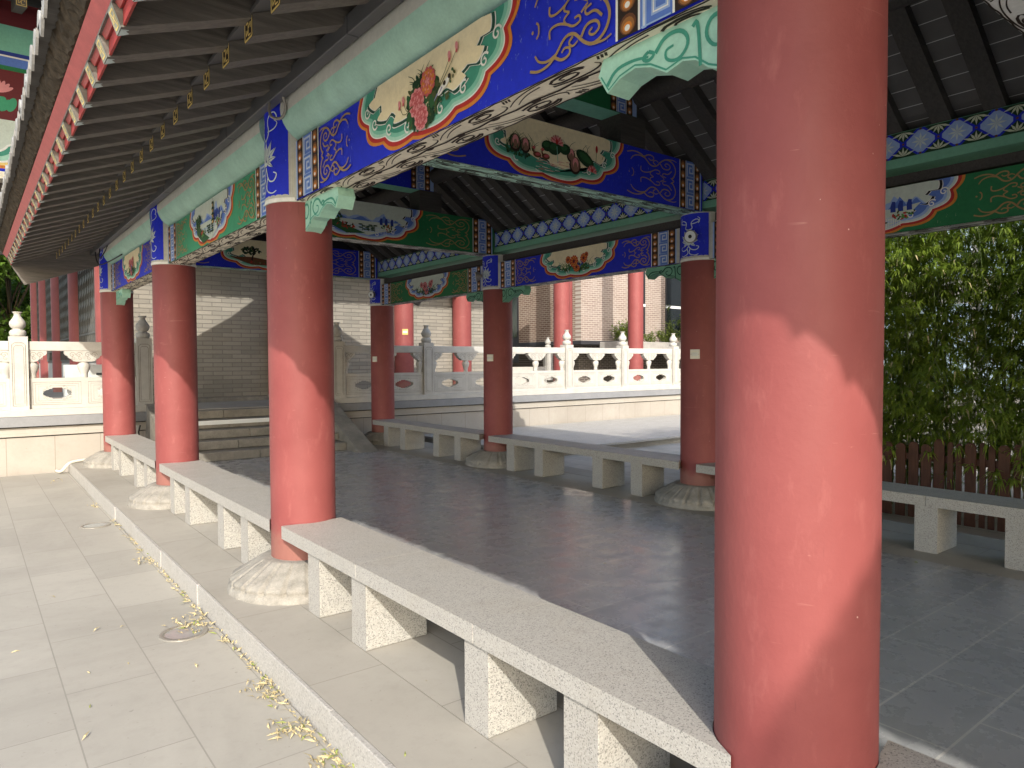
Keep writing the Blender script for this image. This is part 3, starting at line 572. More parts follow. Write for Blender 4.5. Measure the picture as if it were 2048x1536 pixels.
# ---- purlins
for i in range(-2,3):
    ya,yb=RY(i)+.205,RY(i+1)-.205
    b=MB(); n=28; pr=[(XL-.004+.198*cos(2*PI*k/n),3.200+.198*sin(2*PI*k/n)) for k in range(n)]
    vs=[(x,ya,z) for x,z in pr]+[(x,yb,z) for x,z in pr]; b.add(vs,[(k,k+n,(k+1)%n+n,(k+1)%n) for k in range(n) if not 11<=k<=14],'purlin_mint',True); b.add(vs,[(k,k+n,(k+1)%n+n,(k+1)%n) for k in range(11,15)],'p_grey',True); b.add(vs[:n],[tuple(range(n))],'purlin_mint'); b.add(vs[n:],[tuple(range(n))[::-1]],'purlin_mint')
    cbuild(b,'round_purlin')
    b=MB(); x0=XR-.12; b.box(x0,x0+.25,ya-.14,yb+.14,3.16,3.452,'p_bmint'); ym=(ya+yb)/2; L=(yb-ya)/2+.10
    A=Art(b,(x0,ym,0),(0,-1,0),(0,0,1),(-1,0,0)); A.rect(-L,L,3.235,3.448,'p_dgreen',0); k=round(2*L/.262); d=2*L/k; zc=3.342; h=.098
    A.lim=(-L,L,3.236,3.448)
    for j in range(k+1):
        a=-L+j*d; o=lambda w,hh,c:[(a-w*d,zc-c*h),(a-w*d,zc+c*h),(a-c*.5*d*.9,zc+hh*h),(a+c*.5*d*.9,zc+hh*h),(a+w*d,zc+c*h),(a+w*d,zc-c*h),(a+c*.5*d*.9,zc-hh*h),(a-c*.5*d*.9,zc-hh*h)]
        A.poly(o(.47,1.08,.22),'p_blue',1); A.poly(o(.40,.92,.16),'p_lblue',2)
        for t in range(8):
            tt=PI*t/4; A.poly([(a,zc),(a+.032*cos(tt-.28),zc+.032*sin(tt-.28)),(a+.068*cos(tt),zc+.068*sin(tt)),(a+.032*cos(tt+.28),zc+.032*sin(tt+.28))],'p_lotus',3)
        A.ell(a+d/2,zc,.018,.018,'p_blue',3); A.ell(a+d/2,zc,.010,.010,'p_brown',4); A.ell(a,zc-h,.011,.009,'p_brown',4); A.ell(a,zc+h,.011,.009,'p_brown',4)
        for sg in (1,-1):
            for t in (-1.25,-.62,0,.62,1.25):
                l=.075 if abs(t)<.3 else (.07 if abs(t)<1 else .10); bx,bz=a+d/2,zc+sg*h*.98; dx,dz=sin(t),-sg*cos(t); nx,nz=-dz*.009,dx*.009
                A.poly([(bx,bz),(bx+dx*l*.5+nx,bz+dz*l*.5+nz),(bx+dx*l,bz+dz*l),(bx+dx*l*.5-nx,bz+dz*l*.5-nz)],'p_star',3)
    cbuild(b,'diamond_purlin')
    b=MB(); b.box(x0+.06,x0+.20,ya,yb,3.03,3.11,'dark_wood'); cbuild(b,'dark_rail')
for px,z in ((XM-1.09,4.105),(XM+1.09,4.105),(XM,4.93)):
    b=MB(); b.tube([(px,YN+.1,z),(px,YF-.1,z)],.105,'dark_wood',14); cbuild(b,'roof_purlin')
# ---- roof: rafters
RS=S/10
def raft(prof,w,d,mat):
    """rafter centred on y=0 following a polyline (x,z) of its underside"""
    b=MB(); n=len(prof)
    for k in range(n-1):
        pass
    vs=[]
    for x,z in prof: vs+=[(x,-w/2,z),(x,w/2,z),(x,w/2,z+d),(x,-w/2,z+d)]
    fs=[]
    for k in range(n-1):
        o=4*k
        for a,c in ((0,1),(1,2),(2,3),(3,0)): fs.append((o+a,o+c,o+4+c,o+4+a))
    fs+=[(3,2,1,0),(4*n-4,4*n-3,4*n-2,4*n-1)]; b.add(vs,fs,mat); return b
EX,EZ=1.12,3.10
def wan(A,w,h):
    # gilt meander on a rafter end
    W,H=w/2-.006,h/2-.006; t=.0105
    for p in ([(-W,-H),(W,-H)],[(W,-H),(W,H)],[(W,H),(-W,H)],[(-W,H),(-W,-H)]): A.stroke([p[0],p[1]],t,'p_yellow',2)
    for p in ([(-W*.62,H*.66),(-W*.05,H*.66),(-W*.05,-H*.66),(W*.62,-H*.66)],[(-W*.62,H*.05),(-W*.62,-H*.55),(-W*.05,-H*.1)],[(W*.62,-H*.05),(W*.62,H*.55),(W*.05,H*.1)]):
        for q in range(len(p)-1): A.stroke([p[q],p[q+1]],t*.8,'p_yellow',2)
wr,dr=.115,.105
p_=raft([(EX,EZ),(XL,3.402),(3.02,4.21),(XM-.06,4.98)],wr,dr,'rafter_wood')
A=Art(p_,(EX,0,EZ+dr/2),(0,-1,0),(0,0,1),(-1,0,0)); A.rect(-wr/2+.001,wr/2-.001,-dr/2+.001,dr/2-.001,'p_dbrown',0); wan(A,wr,dr)
FX,FZ=.565,2.985; ft=Vector((EX+.10-FX,0,3.225-FZ)).normalized(); fn=Vector((-ft.z,0,ft.x))
fl=MB(); dfl=.10; wf=.105; q0=Vector((FX,0,FZ)); q1=q0+ft*.98
vs=[]
for q in (q0,q1):
    for yy,dd in ((-wf/2,0),(wf/2,0),(wf/2,dfl),(-wf/2,dfl)): vs.append(q+fn*dd+Vector((0,yy,0)))
fl.add(vs,[(3,2,1,0),(4,5,6,7),(0,1,5,4),(1,2,6,5),(2,3,7,6),(3,0,4,7)],'rafter_wood')
A=Art(fl,q0+fn*dfl/2,(0,-1,0),fn,-ft); A.rect(-wf/2+.001,wf/2-.001,-dfl/2+.001,dfl/2-.001,'p_tip',0)
for p in ([(-.03,-.035),(.03,-.035)],[(.03,-.035),(.03,.035)],[(.03,.035),(-.03,.035)],[(-.03,.035),(-.03,-.035)],[(-.02,.03),(.02,-.03)],[(-.022,-.01),(.022,.012)]): A.stroke(p,.007,'p_yellow',2)
A=Art(fl,q0+ft*.035,(0,-1,0),ft,-fn); A.poly([(-wf/2+.004,-.034),(wf/2-.02,-.034),(wf/2-.03,-.012),(.012,.004),(.0,-.008),(-wf/2+.018,.012),(-wf/2+.008,-.01)],'p_lotus',1)
pro_r=raft([(XR+.4,3.19),(XR-.11,3.455),(XM+1.09-.02,4.215),(XM+.06,4.98)],.145,dr,'dark_wood')
def place(mb,name,ys):
    first=None
    for y in ys:
        if first is None:
            o=mb.build(name,corr,(0,0,0)); first=o
        else:
            o=first.copy(); COL.objects.link(o); o.parent=corr
        o.location=(-XM,y-3.0,0)
ys=[Y0+RS*(k+.5) for k in range(-4,32) ]
ys=[y for y in ys if y<YF-.1]
place(p_,'eave_rafter',ys); place(fl,'flying_rafter',ys); place(pro_r,'ceiling_rafter',ys)
# rafters of the bays behind the camera, one mesh each
# ---- boards, fascia, tiles
def strip(prof,y0,y1,mat,t=.02,name=None,lab=None):
    b=MB(); n=len(prof); vs=[(x,y,z+o) for o in (0,t) for x,z in prof for y in (y0,y1)]
    fs=[(2*k,2*k+1,2*k+3,2*k+2) for k in range(n-1)]+[(2*n+2*k+2,2*n+2*k+3,2*n+2*k+1,2*n+2*k) for k in range(n-1)]
    fs+=[(0,2*n,2*n+1,1),(2*n-2,2*n-1,4*n-1,4*n-2)]
    fs+=[(2*k+2,2*n+2*k+2,2*n+2*k,2*k) for k in range(n-1)]+[(2*k+1,2*n+2*k+1,2*n+2*k+3,2*k+3) for k in range(n-1)]
    b.add(vs,fs,mat); return cbuild(b,name) if name else b
mir=lambda pr:[(2*XM-x,z) for x,z in pr]
ub=[(EX-.01,EZ+dr+.001),(XL,3.402+dr+.006),(3.02,4.21+dr+.012),(XM,4.98+dr+.05)]
strip(ub,YN,YF,'roof_boards',.02,'ceiling_boards'); 
ub2=[(XR+1.2,3.10+dr),(XR+.4,3.19+dr+.03),(XR-.11,3.455+dr+.004),(XM+1.07,4.215+dr+.008),(XM,4.98+dr+.05)]
strip(ub2,YN,YF,'roof_boards',.02,'ceiling_boards')
fb=[tuple((q0+fn*(dfl+.001)+ft*t)[k] for k in (0,2)) for t in (-.0,.98)]
strip(fb,YN,YF,'rafter_wood',.015,'eave_boards')
b=MB(); b.box(.572,.582,YN,YF,2.995,3.072,'closure_red'); cbuild(b,'closure_board')
# sloping red fascia with sun-catching slivers of flaking paint
b=MB(); n=1
vs=[(.560,YN,3.062),(.560,YF,3.062),(.483,YF,3.163),(.483,YN,3.163),(.585,YN,3.075),(.585,YF,3.075),(.505,YF,3.18),(.505,YN,3.18)]
b.add(vs,[(0,1,2,3),(7,6,5,4),(0,4,5,1),(2,6,7,3),(1,5,6,2),(0,3,7,4)],'fascia_red'); cbuild(b,'eave_fascia')
# mortar bed under the tiles, lumpy
b=MB(); rr=random.Random(5); ny=int((YF-YN)/.035); rows=[(.50,3.17),(.478,3.172),(.456,3.20),(.435,3.222),(.420,3.255),(.410,3.30),(.44,3.345)]
vs=[];fs=[]
for j in range(ny+1):
    y=YN+(YF-YN)*j/ny
    for k,(x,z) in enumerate(rows):
        a=.010 if 0<k<6 else 0; vs.append((x+rr.uniform(-a,a),y,z+rr.uniform(-a,a)*.8+.008-.006*abs(sin(j*.035/.265*PI))*(k in(1,2,3))))
m_=len(rows)
for j in range(ny):
    for k in range(m_-1): fs.append((j*m_+k,j*m_+k+1,(j+1)*m_+k+1,(j+1)*m_+k))
b.add(vs,fs,'mortar'); cbuild(b,'mortar_bed')
TP=S/14; TPROF=[(.360,3.350),(.58,3.35),(1.15,3.48),(XL,3.77),(3.02,4.47),(XM-.1,5.26)]
def tiles(prof,flip,name):
    b=MB(); rr=random.Random(9)
    n=int((YF-YN)/TP); P=prof
    for j in range(n+1):
        yc=YN+.1+j*TP+rr.uniform(-.008,.008); dz=rr.uniform(-.006,.006); dx=rr.uniform(-.012,.012)
        vs=[];fs=[];K=7
        for i,(x,z) in enumerate(P):
            xx=x+(dx if i==0 else 0)
            if flip: xx=2*XM-xx
            for k in range(K):
                a=PI*k/(K-1); vs.append((xx,yc+.072*cos(a),z+dz-.005+.078*sin(a)))
        for i in range(len(P)-1):
            for k in range(K-1): fs.append((i*K+k,i*K+k+1,(i+1)*K+k+1,(i+1)*K+k))
        b.add(vs,fs,'tile_grey',True); b.add(vs[:K],[tuple(range(K))],'tile_grey')
        # pan tile + drip tongue
        yp=yc+TP/2; vs=[];fs=[]
        for i,(x,z) in enumerate(P):
            xx=2*XM-x if flip else x
            for k in range(5): u=-1+k/2; vs.append((xx,yp+u*.085,z+dz-.028+.022*u*u))
        for i in range(len(P)-1):
            for k in range(4): fs.append((i*5+k,i*5+k+1,(i+1)*5+k+1,(i+1)*5+k))
        b.add(vs,fs,'tile_grey',True)
        x0=P[0][0]+dx*.5; xx=2*XM-x0 if flip else x0; z=P[0][1]+dz
        dr_=[(-.085,.0),(-.07,-.045),(-.035,-.085),(0,-.115),(.035,-.085),(.07,-.045),(.085,0),(.04,-.02),(0,-.027),(-.04,-.02)]
        e=.012 if not flip else -.012
        b.prism(dr_,lambda a,c:(xx-e,yp+a,z+c),lambda a,c:(xx+e*.2,yp+a,z+c),'tile_grey')
    return cbuild(b,name)
tiles(TPROF,False,'roof_tiles'); 
tiles(TPROF,True,'roof_tiles')
strip([(x,z-.05) for x,z in TPROF],YN,YF,'dark_wood',.03,'roof_deck'); strip(mir([(x,z-.05) for x,z in TPROF])[::-1],YN,YF,'dark_wood',.03,'roof_deck')
b=MB(); b.box(XM-.13,XM+.13,YN,YF,5.18,5.42,'tile_grey'); b.tube([(XM,YN,5.46),(XM,YF,5.46)],.11,'tile_grey',12); cbuild(b,'roof_ridge')
# barge boards at both gable ends
for y0,y1 in ((YF-.06,YF+.01),(YN-.01,YN+.06)):
    for fl_ in (0,1):
        lo=[(.735,2.715),(1.70,3.075),(3.02,3.98),(XM,4.80)]; up=[(XM,5.30),(3.02,4.47),(XL,3.72),(1.15,3.40),(.50,3.17),(.575,3.0)]
        pl=lo+up
        if fl_: pl=mir(pl)
        b=MB(); b.prism(pl,lambda a,c:(a,y0,c),lambda a,c:(a,y1,c),'rafter_wood'); cbuild(b,'barge_board')
b=MB(); b.prism([(XL,3.45),(XM,4.95),(XR,3.45)],lambda a,c:(a,YF-.14,c),lambda a,c:(a,YF-.10,c),'dark_wood'); cbuild(b,'gable_panel')
# ---- steel cable trunking fixed along the purlin
b=MB(); 
for k in range(9):
    ya=-5+2.1*k; yb=min(ya+2.095,12.95)
    if ya<12.9: b.box(1.585,1.655,ya,yb,3.225,3.325,'gutter_steel')
o=b.build('cable_trunking',None,(1.62,4,3.27),.006); tag(o,'long dark grey steel cable trunk along the front of the pale green purlin','cable trunk')
def cable(pts,label,mat='cable_black',r=.008):
    P=[Vector(p) for p in pts]
    for _ in range(2):
        q=[P[0]]
        for i in range(len(P)-1): q+=[P[i]*.75+P[i+1]*.25,P[i]*.25+P[i+1]*.75]
        P=q+[P[-1]]
    b=MB(); b.tube(P,r,mat,6); o=b.build('electric_cable',None,tuple(P[0])); tag(o,label,'cable'); return o
cable([(1.60,4.60,3.24),(1.58,4.55,3.12),(1.64,4.50,3.10),(1.66,4.46,3.16),(1.63,4.44,3.24)],'short looped cable hanging by the blue drum of the second left column','lamp_metal',.010)
cable([(1.60,12.3,3.24),(1.585,12.1,3.08),(1.60,11.95,2.98),(1.70,11.6,3.02),(1.735,10.9,3.03)],'dark cable drooping in front of the farthest left column head')
cable([(1.61,11.9,3.24),(1.57,11.75,3.04),(1.62,11.6,3.12),(1.65,11.5,3.22)],'small cable loop hanging from the trunk above the third left beam')
# ================================================================== BENCHES
def bench(x0,x1,ya,yb,label,cuts,legs,flip=False):
    t=thing('granite_bench',label,'bench',((x0+x1)/2,(ya+yb)/2,0),'granite benches between the columns'); o=((x0+x1)/2,(ya+yb)/2,0)
    ed=[ya]+cuts+[yb]
    for a,c in zip(ed[:-1],ed[1:]):
        b=MB(); 
        # ends that meet a column are hollowed round its shaft
        xc=XL if x0<4 else XR
        def arc(yend,yc,sg):
            pts=[]; rr=CR+.004
            for k in range(13):
                u=-1+2*k/12; dx=u*rr*.98; yy=yc+sg*math.sqrt(max(rr*rr-dx*dx,0)); pts.append((xc+dx,yy))
            return [p for p in pts if (p[1]-yend)*sg>0]
        pl=[(x0,a)]
        if a==ya: pl+=arc(ya,ya_c,1)
        pl+=[(x1,a),(x1,c)]
        if c==yb: pl+=arc(yb,yb_c,-1)[::-1]
        pl+=[(x0,c)]
        g=.0008; b.prism(pl,lambda p,q:(p,q+(g if q==a else (-g if q==c else 0)),.372),lambda p,q:(p,q+(g if q==a else (-g if q==c else 0)),.456),'granite'); b.build('seat_slab',t,o,.0045)
    for y in legs:
        b=MB(); b.box(x0+.018,x1-.03,y-.085,y+.085,0,.3705,'granite_rough'); 
        A=Art(b,(x0+.018,y,0),(0,-1,0),(0,0,1),(-1,0,0)); A.rect(-.085,.085,0,.37,'granite',0)
        b.build('leg',t,o,.006)
    return t
bl={0:'front granite bench, sunlit, running between the big near column and the second column',1:'sunlit granite bench between the second and third left columns',2:'farthest sunlit granite bench by the terrace wall',-1:'shaded granite bench end to the right of the big near column',-2:'granite bench behind the camera'}
br={0:'shaded granite bench at the right edge in front of the picket fence',1:'shaded granite bench between the two nearer right columns',2:'shaded granite bench between the far right columns by the steps',-1:'granite bench at right beyond the frame',-2:'granite bench at the near right end'}
for i in range(-2,3):
    ya_c,yb_c=RY(i),RY(i+1); lg=[RY(i)+k for k in (.67,1.30,2.41,3.03)]; ct=[RY(i)+1.30,RY(i)+2.41]
    bench(1.64,2.065,RY(i)+.05,RY(i+1)-.175,bl[i],ct,lg)
    bench(6.04,6.48,RY(i)+.05,RY(i+1)-.175,br[i],ct,lg)
# ================================================================== TERRACE WALL, STEPS, BALUSTRADES
for xa,xb,lab,gx in ((-26,2.5,'marble clad terrace wall with a grey metal coping, left of the steps',.65),(5.64,34,'long marble clad terrace wall with a grey metal coping, right of the steps',9)):
    t=thing('terrace_wall',lab,'terrace wall',(gx,13,0)); o=(gx,13,0)
    def bb(name,y0,y1,z0,z1,mat,bev=0):
        b=MB(); b.box(xa,xb,y0,y1,z0,z1,mat); b.build(name,t,o,bev)
    bb('cladding',13.03,13.3,-.3,.415,'wall_cladding'); bb('joint_band',13.05,13.3,.415,.432,'cable_black'); bb('stone_course',12.995,13.3,.432,.565,'wall_course',.006)
    bb('joint_band',13.03,13.3,.565,.585,'cable_black'); bb('metal_coping',12.925,13.3,.585,.735,'coping_metal',.004); bb('sill_slab',12.95,13.32,.737,.845,'marble',.008)
# steps
SX0,SX1=2.72,5.27
t=thing('stone_steps','broad flight of worn stone steps rising from the corridor to the terrace','steps',(4,12.3,0)); o=(4,12.3,0)
for k in range(5):
    b=MB(); y=11.50+.31*k; r3=random.Random(k); x=SX0
    while x<SX1-.01:
        w=min(r3.uniform(.75,1.1),SX1-x); w=SX1-x if SX1-x-w<.3 else w
        b.box(x+.002,x+w-.002,y+r3.uniform(-.004,.004),13.06,.145*k+.003 if k else 0.001,.145*(k+1)-.004,'step_stone'); x+=w
    b.build('step',t,o,.012)
b=MB(); b.box(SX0+.02,SX1-.02,11.50+.31*3-.012,11.50+.31*3-.005,.5,.572,'panel_white'); b.build('metal_strip',t,o)
for x0,x1 in ((5.272,5.62),(2.37,2.718)):
    b=MB(); pf=[(10.98,0.001),(11.12,.001),(13.05,.001),(13.05,.86),(12.92,.86),(11.10,.055)]
    b.prism(pf,lambda a,c:(x0,a,c),lambda a,c:(x1,a,c),'step_stone'); b.build('side_ramp',t,o,.012)
# balustrade pieces (local coordinates, front towards -y)
def make_post():
    b=MB(); b.box(-.118,.118,-.118,.118,.845,1.957,'marble')
    for nx,Sx in (((0,-1,0),(1,0,0)),((-1,0,0),(0,-1,0)),((1,0,0),(0,1,0))):
        A=Art(b,Vector(nx)*.118+Vector((0,0,1.40)),Sx,(0,0,1),nx,.0005)
        for w,z0,z1,th in ((.085,-.50,.46,.010),(.062,-.47,.42,.007)):
            pts=[(-w,z0),(w,z0),(w,z1-.03),(w*.6,z1),(-w*.6,z1),(-w,z1-.03),(-w,z0)]; A.stroke(pts,th,'step_stone',1)
    return b
def make_finial():
    b=MB(); fl_=lambda r,z,a,j: r*(1+(.035*abs(sin(a*6)) if 3<=j<=7 else (.03*abs(sin(a*5)) if 10<=j<=13 else 0)))
    b.lathe((0,0,1.957),[(.075,0),(.098,.004),(.106,.03),(.108,.055),(.102,.08),(.088,.098),(.062,.108),(.06,.116),(.080,.128),(.099,.155),(.106,.19),(.101,.222),(.082,.255),(.060,.285),(.047,.315),(.045,.335),(.052,.358),(.066,.368),(.064,.376),(.03,.374)],'marble_carved',36,fl_)
    return b
def cartouche(cx,cz,w,h):
    q=[(.34,1),(.36,.78),(.52,.82),(.60,.60),(.74,.62),(.80,.40),(.97,.36),(.90,.14),(1.0,0)]
    q=[(a*w,b*h) for a,b in q]; full=q+[(a,-b) for a,b in q[::-1][1:]]+[(-a,-b) for a,b in q]+[(-a,b) for a,b in q[::-1][1:]]
    full=full[::-1]; return [(cx+a,cz+b) for a,b in full]
def panel(L,parent,o,ox,half=False):
    """open-work panel between two posts; L = clear length, centred on ox"""
    yc=13.115; x0,x1=ox-L/2,ox+L/2
    b=MB(); b.box(x0,x1,yc-.068,yc+.068,1.742,1.886,'marble'); b.build('hand_rail',parent,o,.01)
    n=1 if L<1.2 else 2
    b=MB(); d=L/n
    for k in range(n):
        a,c=x0+d*k,x0+d*(k+1); mx=(a+c)/2; b.slabhole(a,c,.846,1.318,yc-.05,yc+.05,cartouche(mx,1.08,min(.225,d*.27),.088),'marble')
        A=Art(b,(mx,yc-.05,1.08),(1,0,0),(0,0,1),(0,-1,0),.0005); hw=d/2-.05
        for e,th in ((0,.008),(.035,.006),(.075,.005)):
            w,h=hw-e,.175-e*.8; A.stroke([(-w,-h),(w,-h),(w,h),(-w,h),(-w,-h)],th,'step_stone',1)
        for sx in (1,-1):
            for sz in (1,-1):
                for q in range(3): A.spiral(sx*(.12+.055*q)*min(1,d),sz*(.105-.022*q),.02,1.57*q,1.2,.004,'step_stone',1)
    b.build('lower_slab',parent,o,.0)
    def cloud(cx,w0,w1):
        pr=[(w0,1.741),(w1,1.741)]; 
        if w1>0: pr+=[(w1,1.70),(w1-.02,1.672),(w1-.045,1.665),(w1-.06,1.63),(w1-.10,1.612),(w1-.125,1.58),(w1-.17,1.572)]
        else: pr+=[(w1,1.572)]
        if w0<0: pr+=[(w0+.17,1.572),(w0+.125,1.58),(w0+.10,1.612),(w0+.06,1.63),(w0+.045,1.665),(w0+.02,1.672),(w0,1.70)]
        else: pr+=[(w0,1.572)]
        b=MB(); pts=[(cx+a,z) for a,z in pr]; b.prism(pts,lambda a,c:(a,yc-.06,c),lambda a,c:(a,yc+.06,c),'marble_carved')
        A=Art(b,(cx,yc-.06,1.66),(1,0,0),(0,0,1),(0,-1,0),.0005)
        for q in ([-.16,-.07,.05,.14] if w0<0<w1 else ([.06,.15] if w1>0 else [-.06,-.15])): A.spiral(q,.02,.045,0,1.4,.008,'step_stone',1); A.spiral(q+.02,-.035,.03,2,1.2,.006,'step_stone',1)
        b.build('cloud_bracket',parent,o,.008)
    cloud(ox,-.27,.27); cloud(x0,0,.24); cloud(x1,-.24,0)
    vas=[(.05,0),(.058,.012),(.05,.03),(.058,.08),(.082,.135),(.092,.18),(.086,.215),(.062,.24),(.07,.254)]
    for cx in (ox,x0+.05,x1-.05):
        b=MB(); b.lathe((cx,yc,1.318),vas,'marble',20,lambda r,z,a,j:r*(1-.25*abs(sin(a)))); b.build('vase_baluster',parent,o)
postM,finM=make_post(),make_finial()
def balustrade(name,label,xs,grp,gaps):
    t=thing(name,label,'balustrade',(xs[0],13.115,.84)); o=(xs[0],13.115,.84)
    for x in xs:
        p=MB(); p.v=[(a+x,b_+13.115,c) for a,b_,c in postM.v]; p.f,p.mi,p.sm,p.mats=postM.f,postM.mi,postM.sm,postM.mats; po=p.build('post',t,o,0)
        p=MB(); p.v=[(a+x,b_+13.115,c) for a,b_,c in finM.v]; p.f,p.mi,p.sm,p.mats=finM.f,finM.mi,finM.sm,finM.mats; p.build('finial',po,o) if False else None
        f=p.build('finial',t,o); f.parent=po
    for a,c in zip(xs[:-1],xs[1:]): panel(c-a-.238,t,o,(a+c)/2)
    return t
balustrade('marble_balustrade','carved white marble balustrade with vase finials, left of the steps',[-5.5,-3.45,-1.40,.655,2.37],'',0)
balustrade('marble_balustrade','carved white marble balustrade with vase finials, right of the steps and behind the right columns',[5.825,7.875,9.92,11.97,13.995,16.10,18.15,20.2],'',0)
# second balustrade farther back on the terrace
t=thing('far_balustrade','smaller white balustrade farther back, seen through the right balustrade','balustrade',(14.2,18.5,.72)); o=(14.2,18.5,.72)
for k,x in enumerate((12.4,14.2,16.0)):
    dy=.0; p=MB(); p.v=[(a+x+.0,b_+18.5,c+.05) for a,b_,c in postM.v]; p.f,p.mi,p.sm,p.mats=postM.f,postM.mi,postM.sm,postM.mats; po=p.build('post',t,o)
    p=MB(); p.v=[(a+x,b_+18.5,c+.05) for a,b_,c in finM.v]; p.f,p.mi,p.sm,p.mats=finM.f,finM.mi,finM.sm,finM.mats; f=p.build('finial',po,o)
for a in (13.3,15.1):
    b=MB(); b.box(a-.79,a+.79,18.43,18.57,1.80,1.93,'marble'); b.build('hand_rail',t,o); b=MB(); b.box(a-.79,a+.79,18.45,18.55,.72,1.36,'marble'); b.build('lower_slab',t,o)
# ================================================================== THE BRICK HALL BEHIND
WY=15.8
hall=thing('brick_hall','tall grey brick hall with red columns and lattice windows behind the terrace','hall',(6,18,.72)); HO=(6,18,.72)
def hb(mb,name,par=hall,bev=0,label=None):
    o=mb.build(name,par,HO,bev); 
    if label: o['label']=label
    return o
b=MB(); b.box(2.26,11.45,WY,16.2,.72,7.5,'grey_brick'); hb(b,'gable_wall',label='grey brick end wall facing the corridor')
b=MB(); b.box(2.26,2.5,16.2,36,.72,7.5,'ledge_concrete'); hb(b,'side_wall')
b=MB(); b.box(2.20,11.4,15.60,WY-.001,.72,.80,'step_stone'); hb(b,'wall_footing',bev=.01)
HB=[(.36,0),(.37,.03),(.345,.09),(.30,.13),(.285,.14)]
cols=[(2.28,15.8,.25),(5.55,15.70,.20),(8.62,15.42,.24),(10.42,15.52,.25),(13.95,15.5,.25),(17.15,15.5,.25),(20.4,15.5,.25),(15.5,17.0,.2)]
cl={0:'sunlit red corner column of the hall',2:'red hall column with a small yellow box',3:'round red hall column beside the brick wall',4:'red terrace column in front of the brown brick block',5:'red terrace column farther right near the planter'}
for i,(x,y,r) in enumerate(cols):
    b=MB(); b.lathe((x,y,.72),[(r,.1+.5*k) for k in range(13)],'red_lacquer',36); c=hb(b,'hall_column',label=cl.get(i)); b=MB(); b.lathe((x,y,.72),[(p*r/.25*.85,z) for p,z in HB],'base_stone',32); hb(b,'stone_base',c)
for y in (19.9,24.1,28.2,31.8):
    b=MB(); b.lathe((2.26,y,.72),[(.26,0),(.26,6)],'red_lacquer',28); hb(b,'hall_column')
b=MB(); b.box(2.2,2.26,16.1,36,.72,1.55,'ledge_concrete'); hb(b,'window_dado')
for y0,y1 in ((16.15,19.6),(20.2,23.8),(24.4,27.9),(28.5,31.5)):
    b=MB(); b.box(2.20,2.255,y0,y1,1.55,6.3,'frame_dark'); w=hb(b,'lattice_window')
    b=MB(); n=max(2,int((y1-y0)/.28)); 
    for k in range(n+1): y=y0+.05+(y1-y0-.1)*k/n; b.box(2.17,2.199,y-.014,y+.014,1.6,6.2,'lattice_grey')
    for z in (1.62,1.9,2.2,6.1): b.box(2.175,2.197,y0,y1,z-.02,z+.02,'lattice_grey')
    for k in range(n):
        for q in range(16):
            if q<2: continue
            yy=y0+.05+(y1-y0-.1)*(k+.5)/n; z=1.76+.28*q; d=.1; b.prism([(yy-d,z),(yy,z-d),(yy+d,z),(yy,z+d)],lambda a,c:(2.180,a,c),lambda a,c:(2.194,a,c),'lattice_grey')
    hb(b,'lattice',w)
# low eave over the brick wall (above the picture; it throws the scalloped shade)
b=MB(); b.add([(2.3,14.28,4.0),(11.4,14.28,4.0),(11.4,15.8,4.75),(2.3,15.8,4.75),(2.3,14.28,4.1),(11.4,14.28,4.1),(11.4,15.8,4.9),(2.3,15.8,4.9)],[(3,2,1,0),(4,5,6,7),(0,1,5,4),(0,4,7,3),(1,2,6,5)],'dark_wood'); hb(b,'lower_eave')
b=MB()
for k in range(33):
    x=2.4+.278*k; vs=[]; K=6
    for (y,z) in ((14.22,4.09),(15.75,4.92)):
        for q in range(K): a=PI*q/(K-1); vs.append((x+.075*cos(a),y,z+.08*sin(a)))
    b.add(vs,[(q,q+1,K+q+1,K+q) for q in range(K-1)]+[tuple(range(K))],'tile_grey')
    xp=x+.139; b.prism([(-.09,.02),(-.06,-.03),(0,-.07),(.06,-.03),(.09,.02)],lambda a,c:(xp+a,14.21,4.08+c),lambda a,c:(xp+a,14.235,4.08+c),'tile_grey')
hb(b,'eave_tiles')
# tall painted verandah beam at the upper left, with rafters and eave above
VY=16.0
b=MB(); b.box(-6,2.0,VY,VY+.4,5.05,8.2,'p_maroon'); A=Art(b,(0,VY,0),(1,0,0),(0,0,1),(0,-1,0))
for z0,z1,c in ((5.07,5.95,'p_blue'),(6.93,7.01,'p_green'),(7.01,7.17,'p_mblue'),(7.17,7.20,'p_white'),(7.20,7.27,'p_nblue'),(7.27,7.75,'p_mint2')): A.rect(-6,2,z0,z1,c,1)
for cx,r in ((.30,1.0),(-1.9,1.0)):
    for k,c in ((0,'p_orange'),(.07,'p_yellow'),(.13,'p_white'),(.17,'p_mint'),(.27,'p_teal'),(.36,'p_white'),(.40,'p_sky')):
        A.lim=(-6,2,5.08,6.02); A.poly([(cx+x,6.02+y) for x,y in med_outline(r,.92,k,11,.05)],c,3+int(k*20)); A.lim=None
for cx in (.62,-1.4):
    for k in range(7): A.ell(cx+.12*cos(.5+k*.36),6.52+.10*sin(.5+k*.36),.12,.035,'p_pink',2,.5+k*.36)
    for k in range(5): A.ell(cx-.22+.1*k,6.28+.03*(k%3),.14,.07,'p_bgreen',2,.3*k)
hb(b,'painted_lintel',label='maroon, blue and mint painted lintel with a lotus under the hall eave')
b=MB(); b.box(-6,2.0,VY-.1,VY+.3,4.92,5.05,'p_soffit'); hb(b,'lintel_soffit')
b=MB(); b.box(-6,2.0,VY+.3,VY+.45,3.6,4.92,'dark_wood'); hb(b,'dark_panel')  # plain dark panel below the lintel
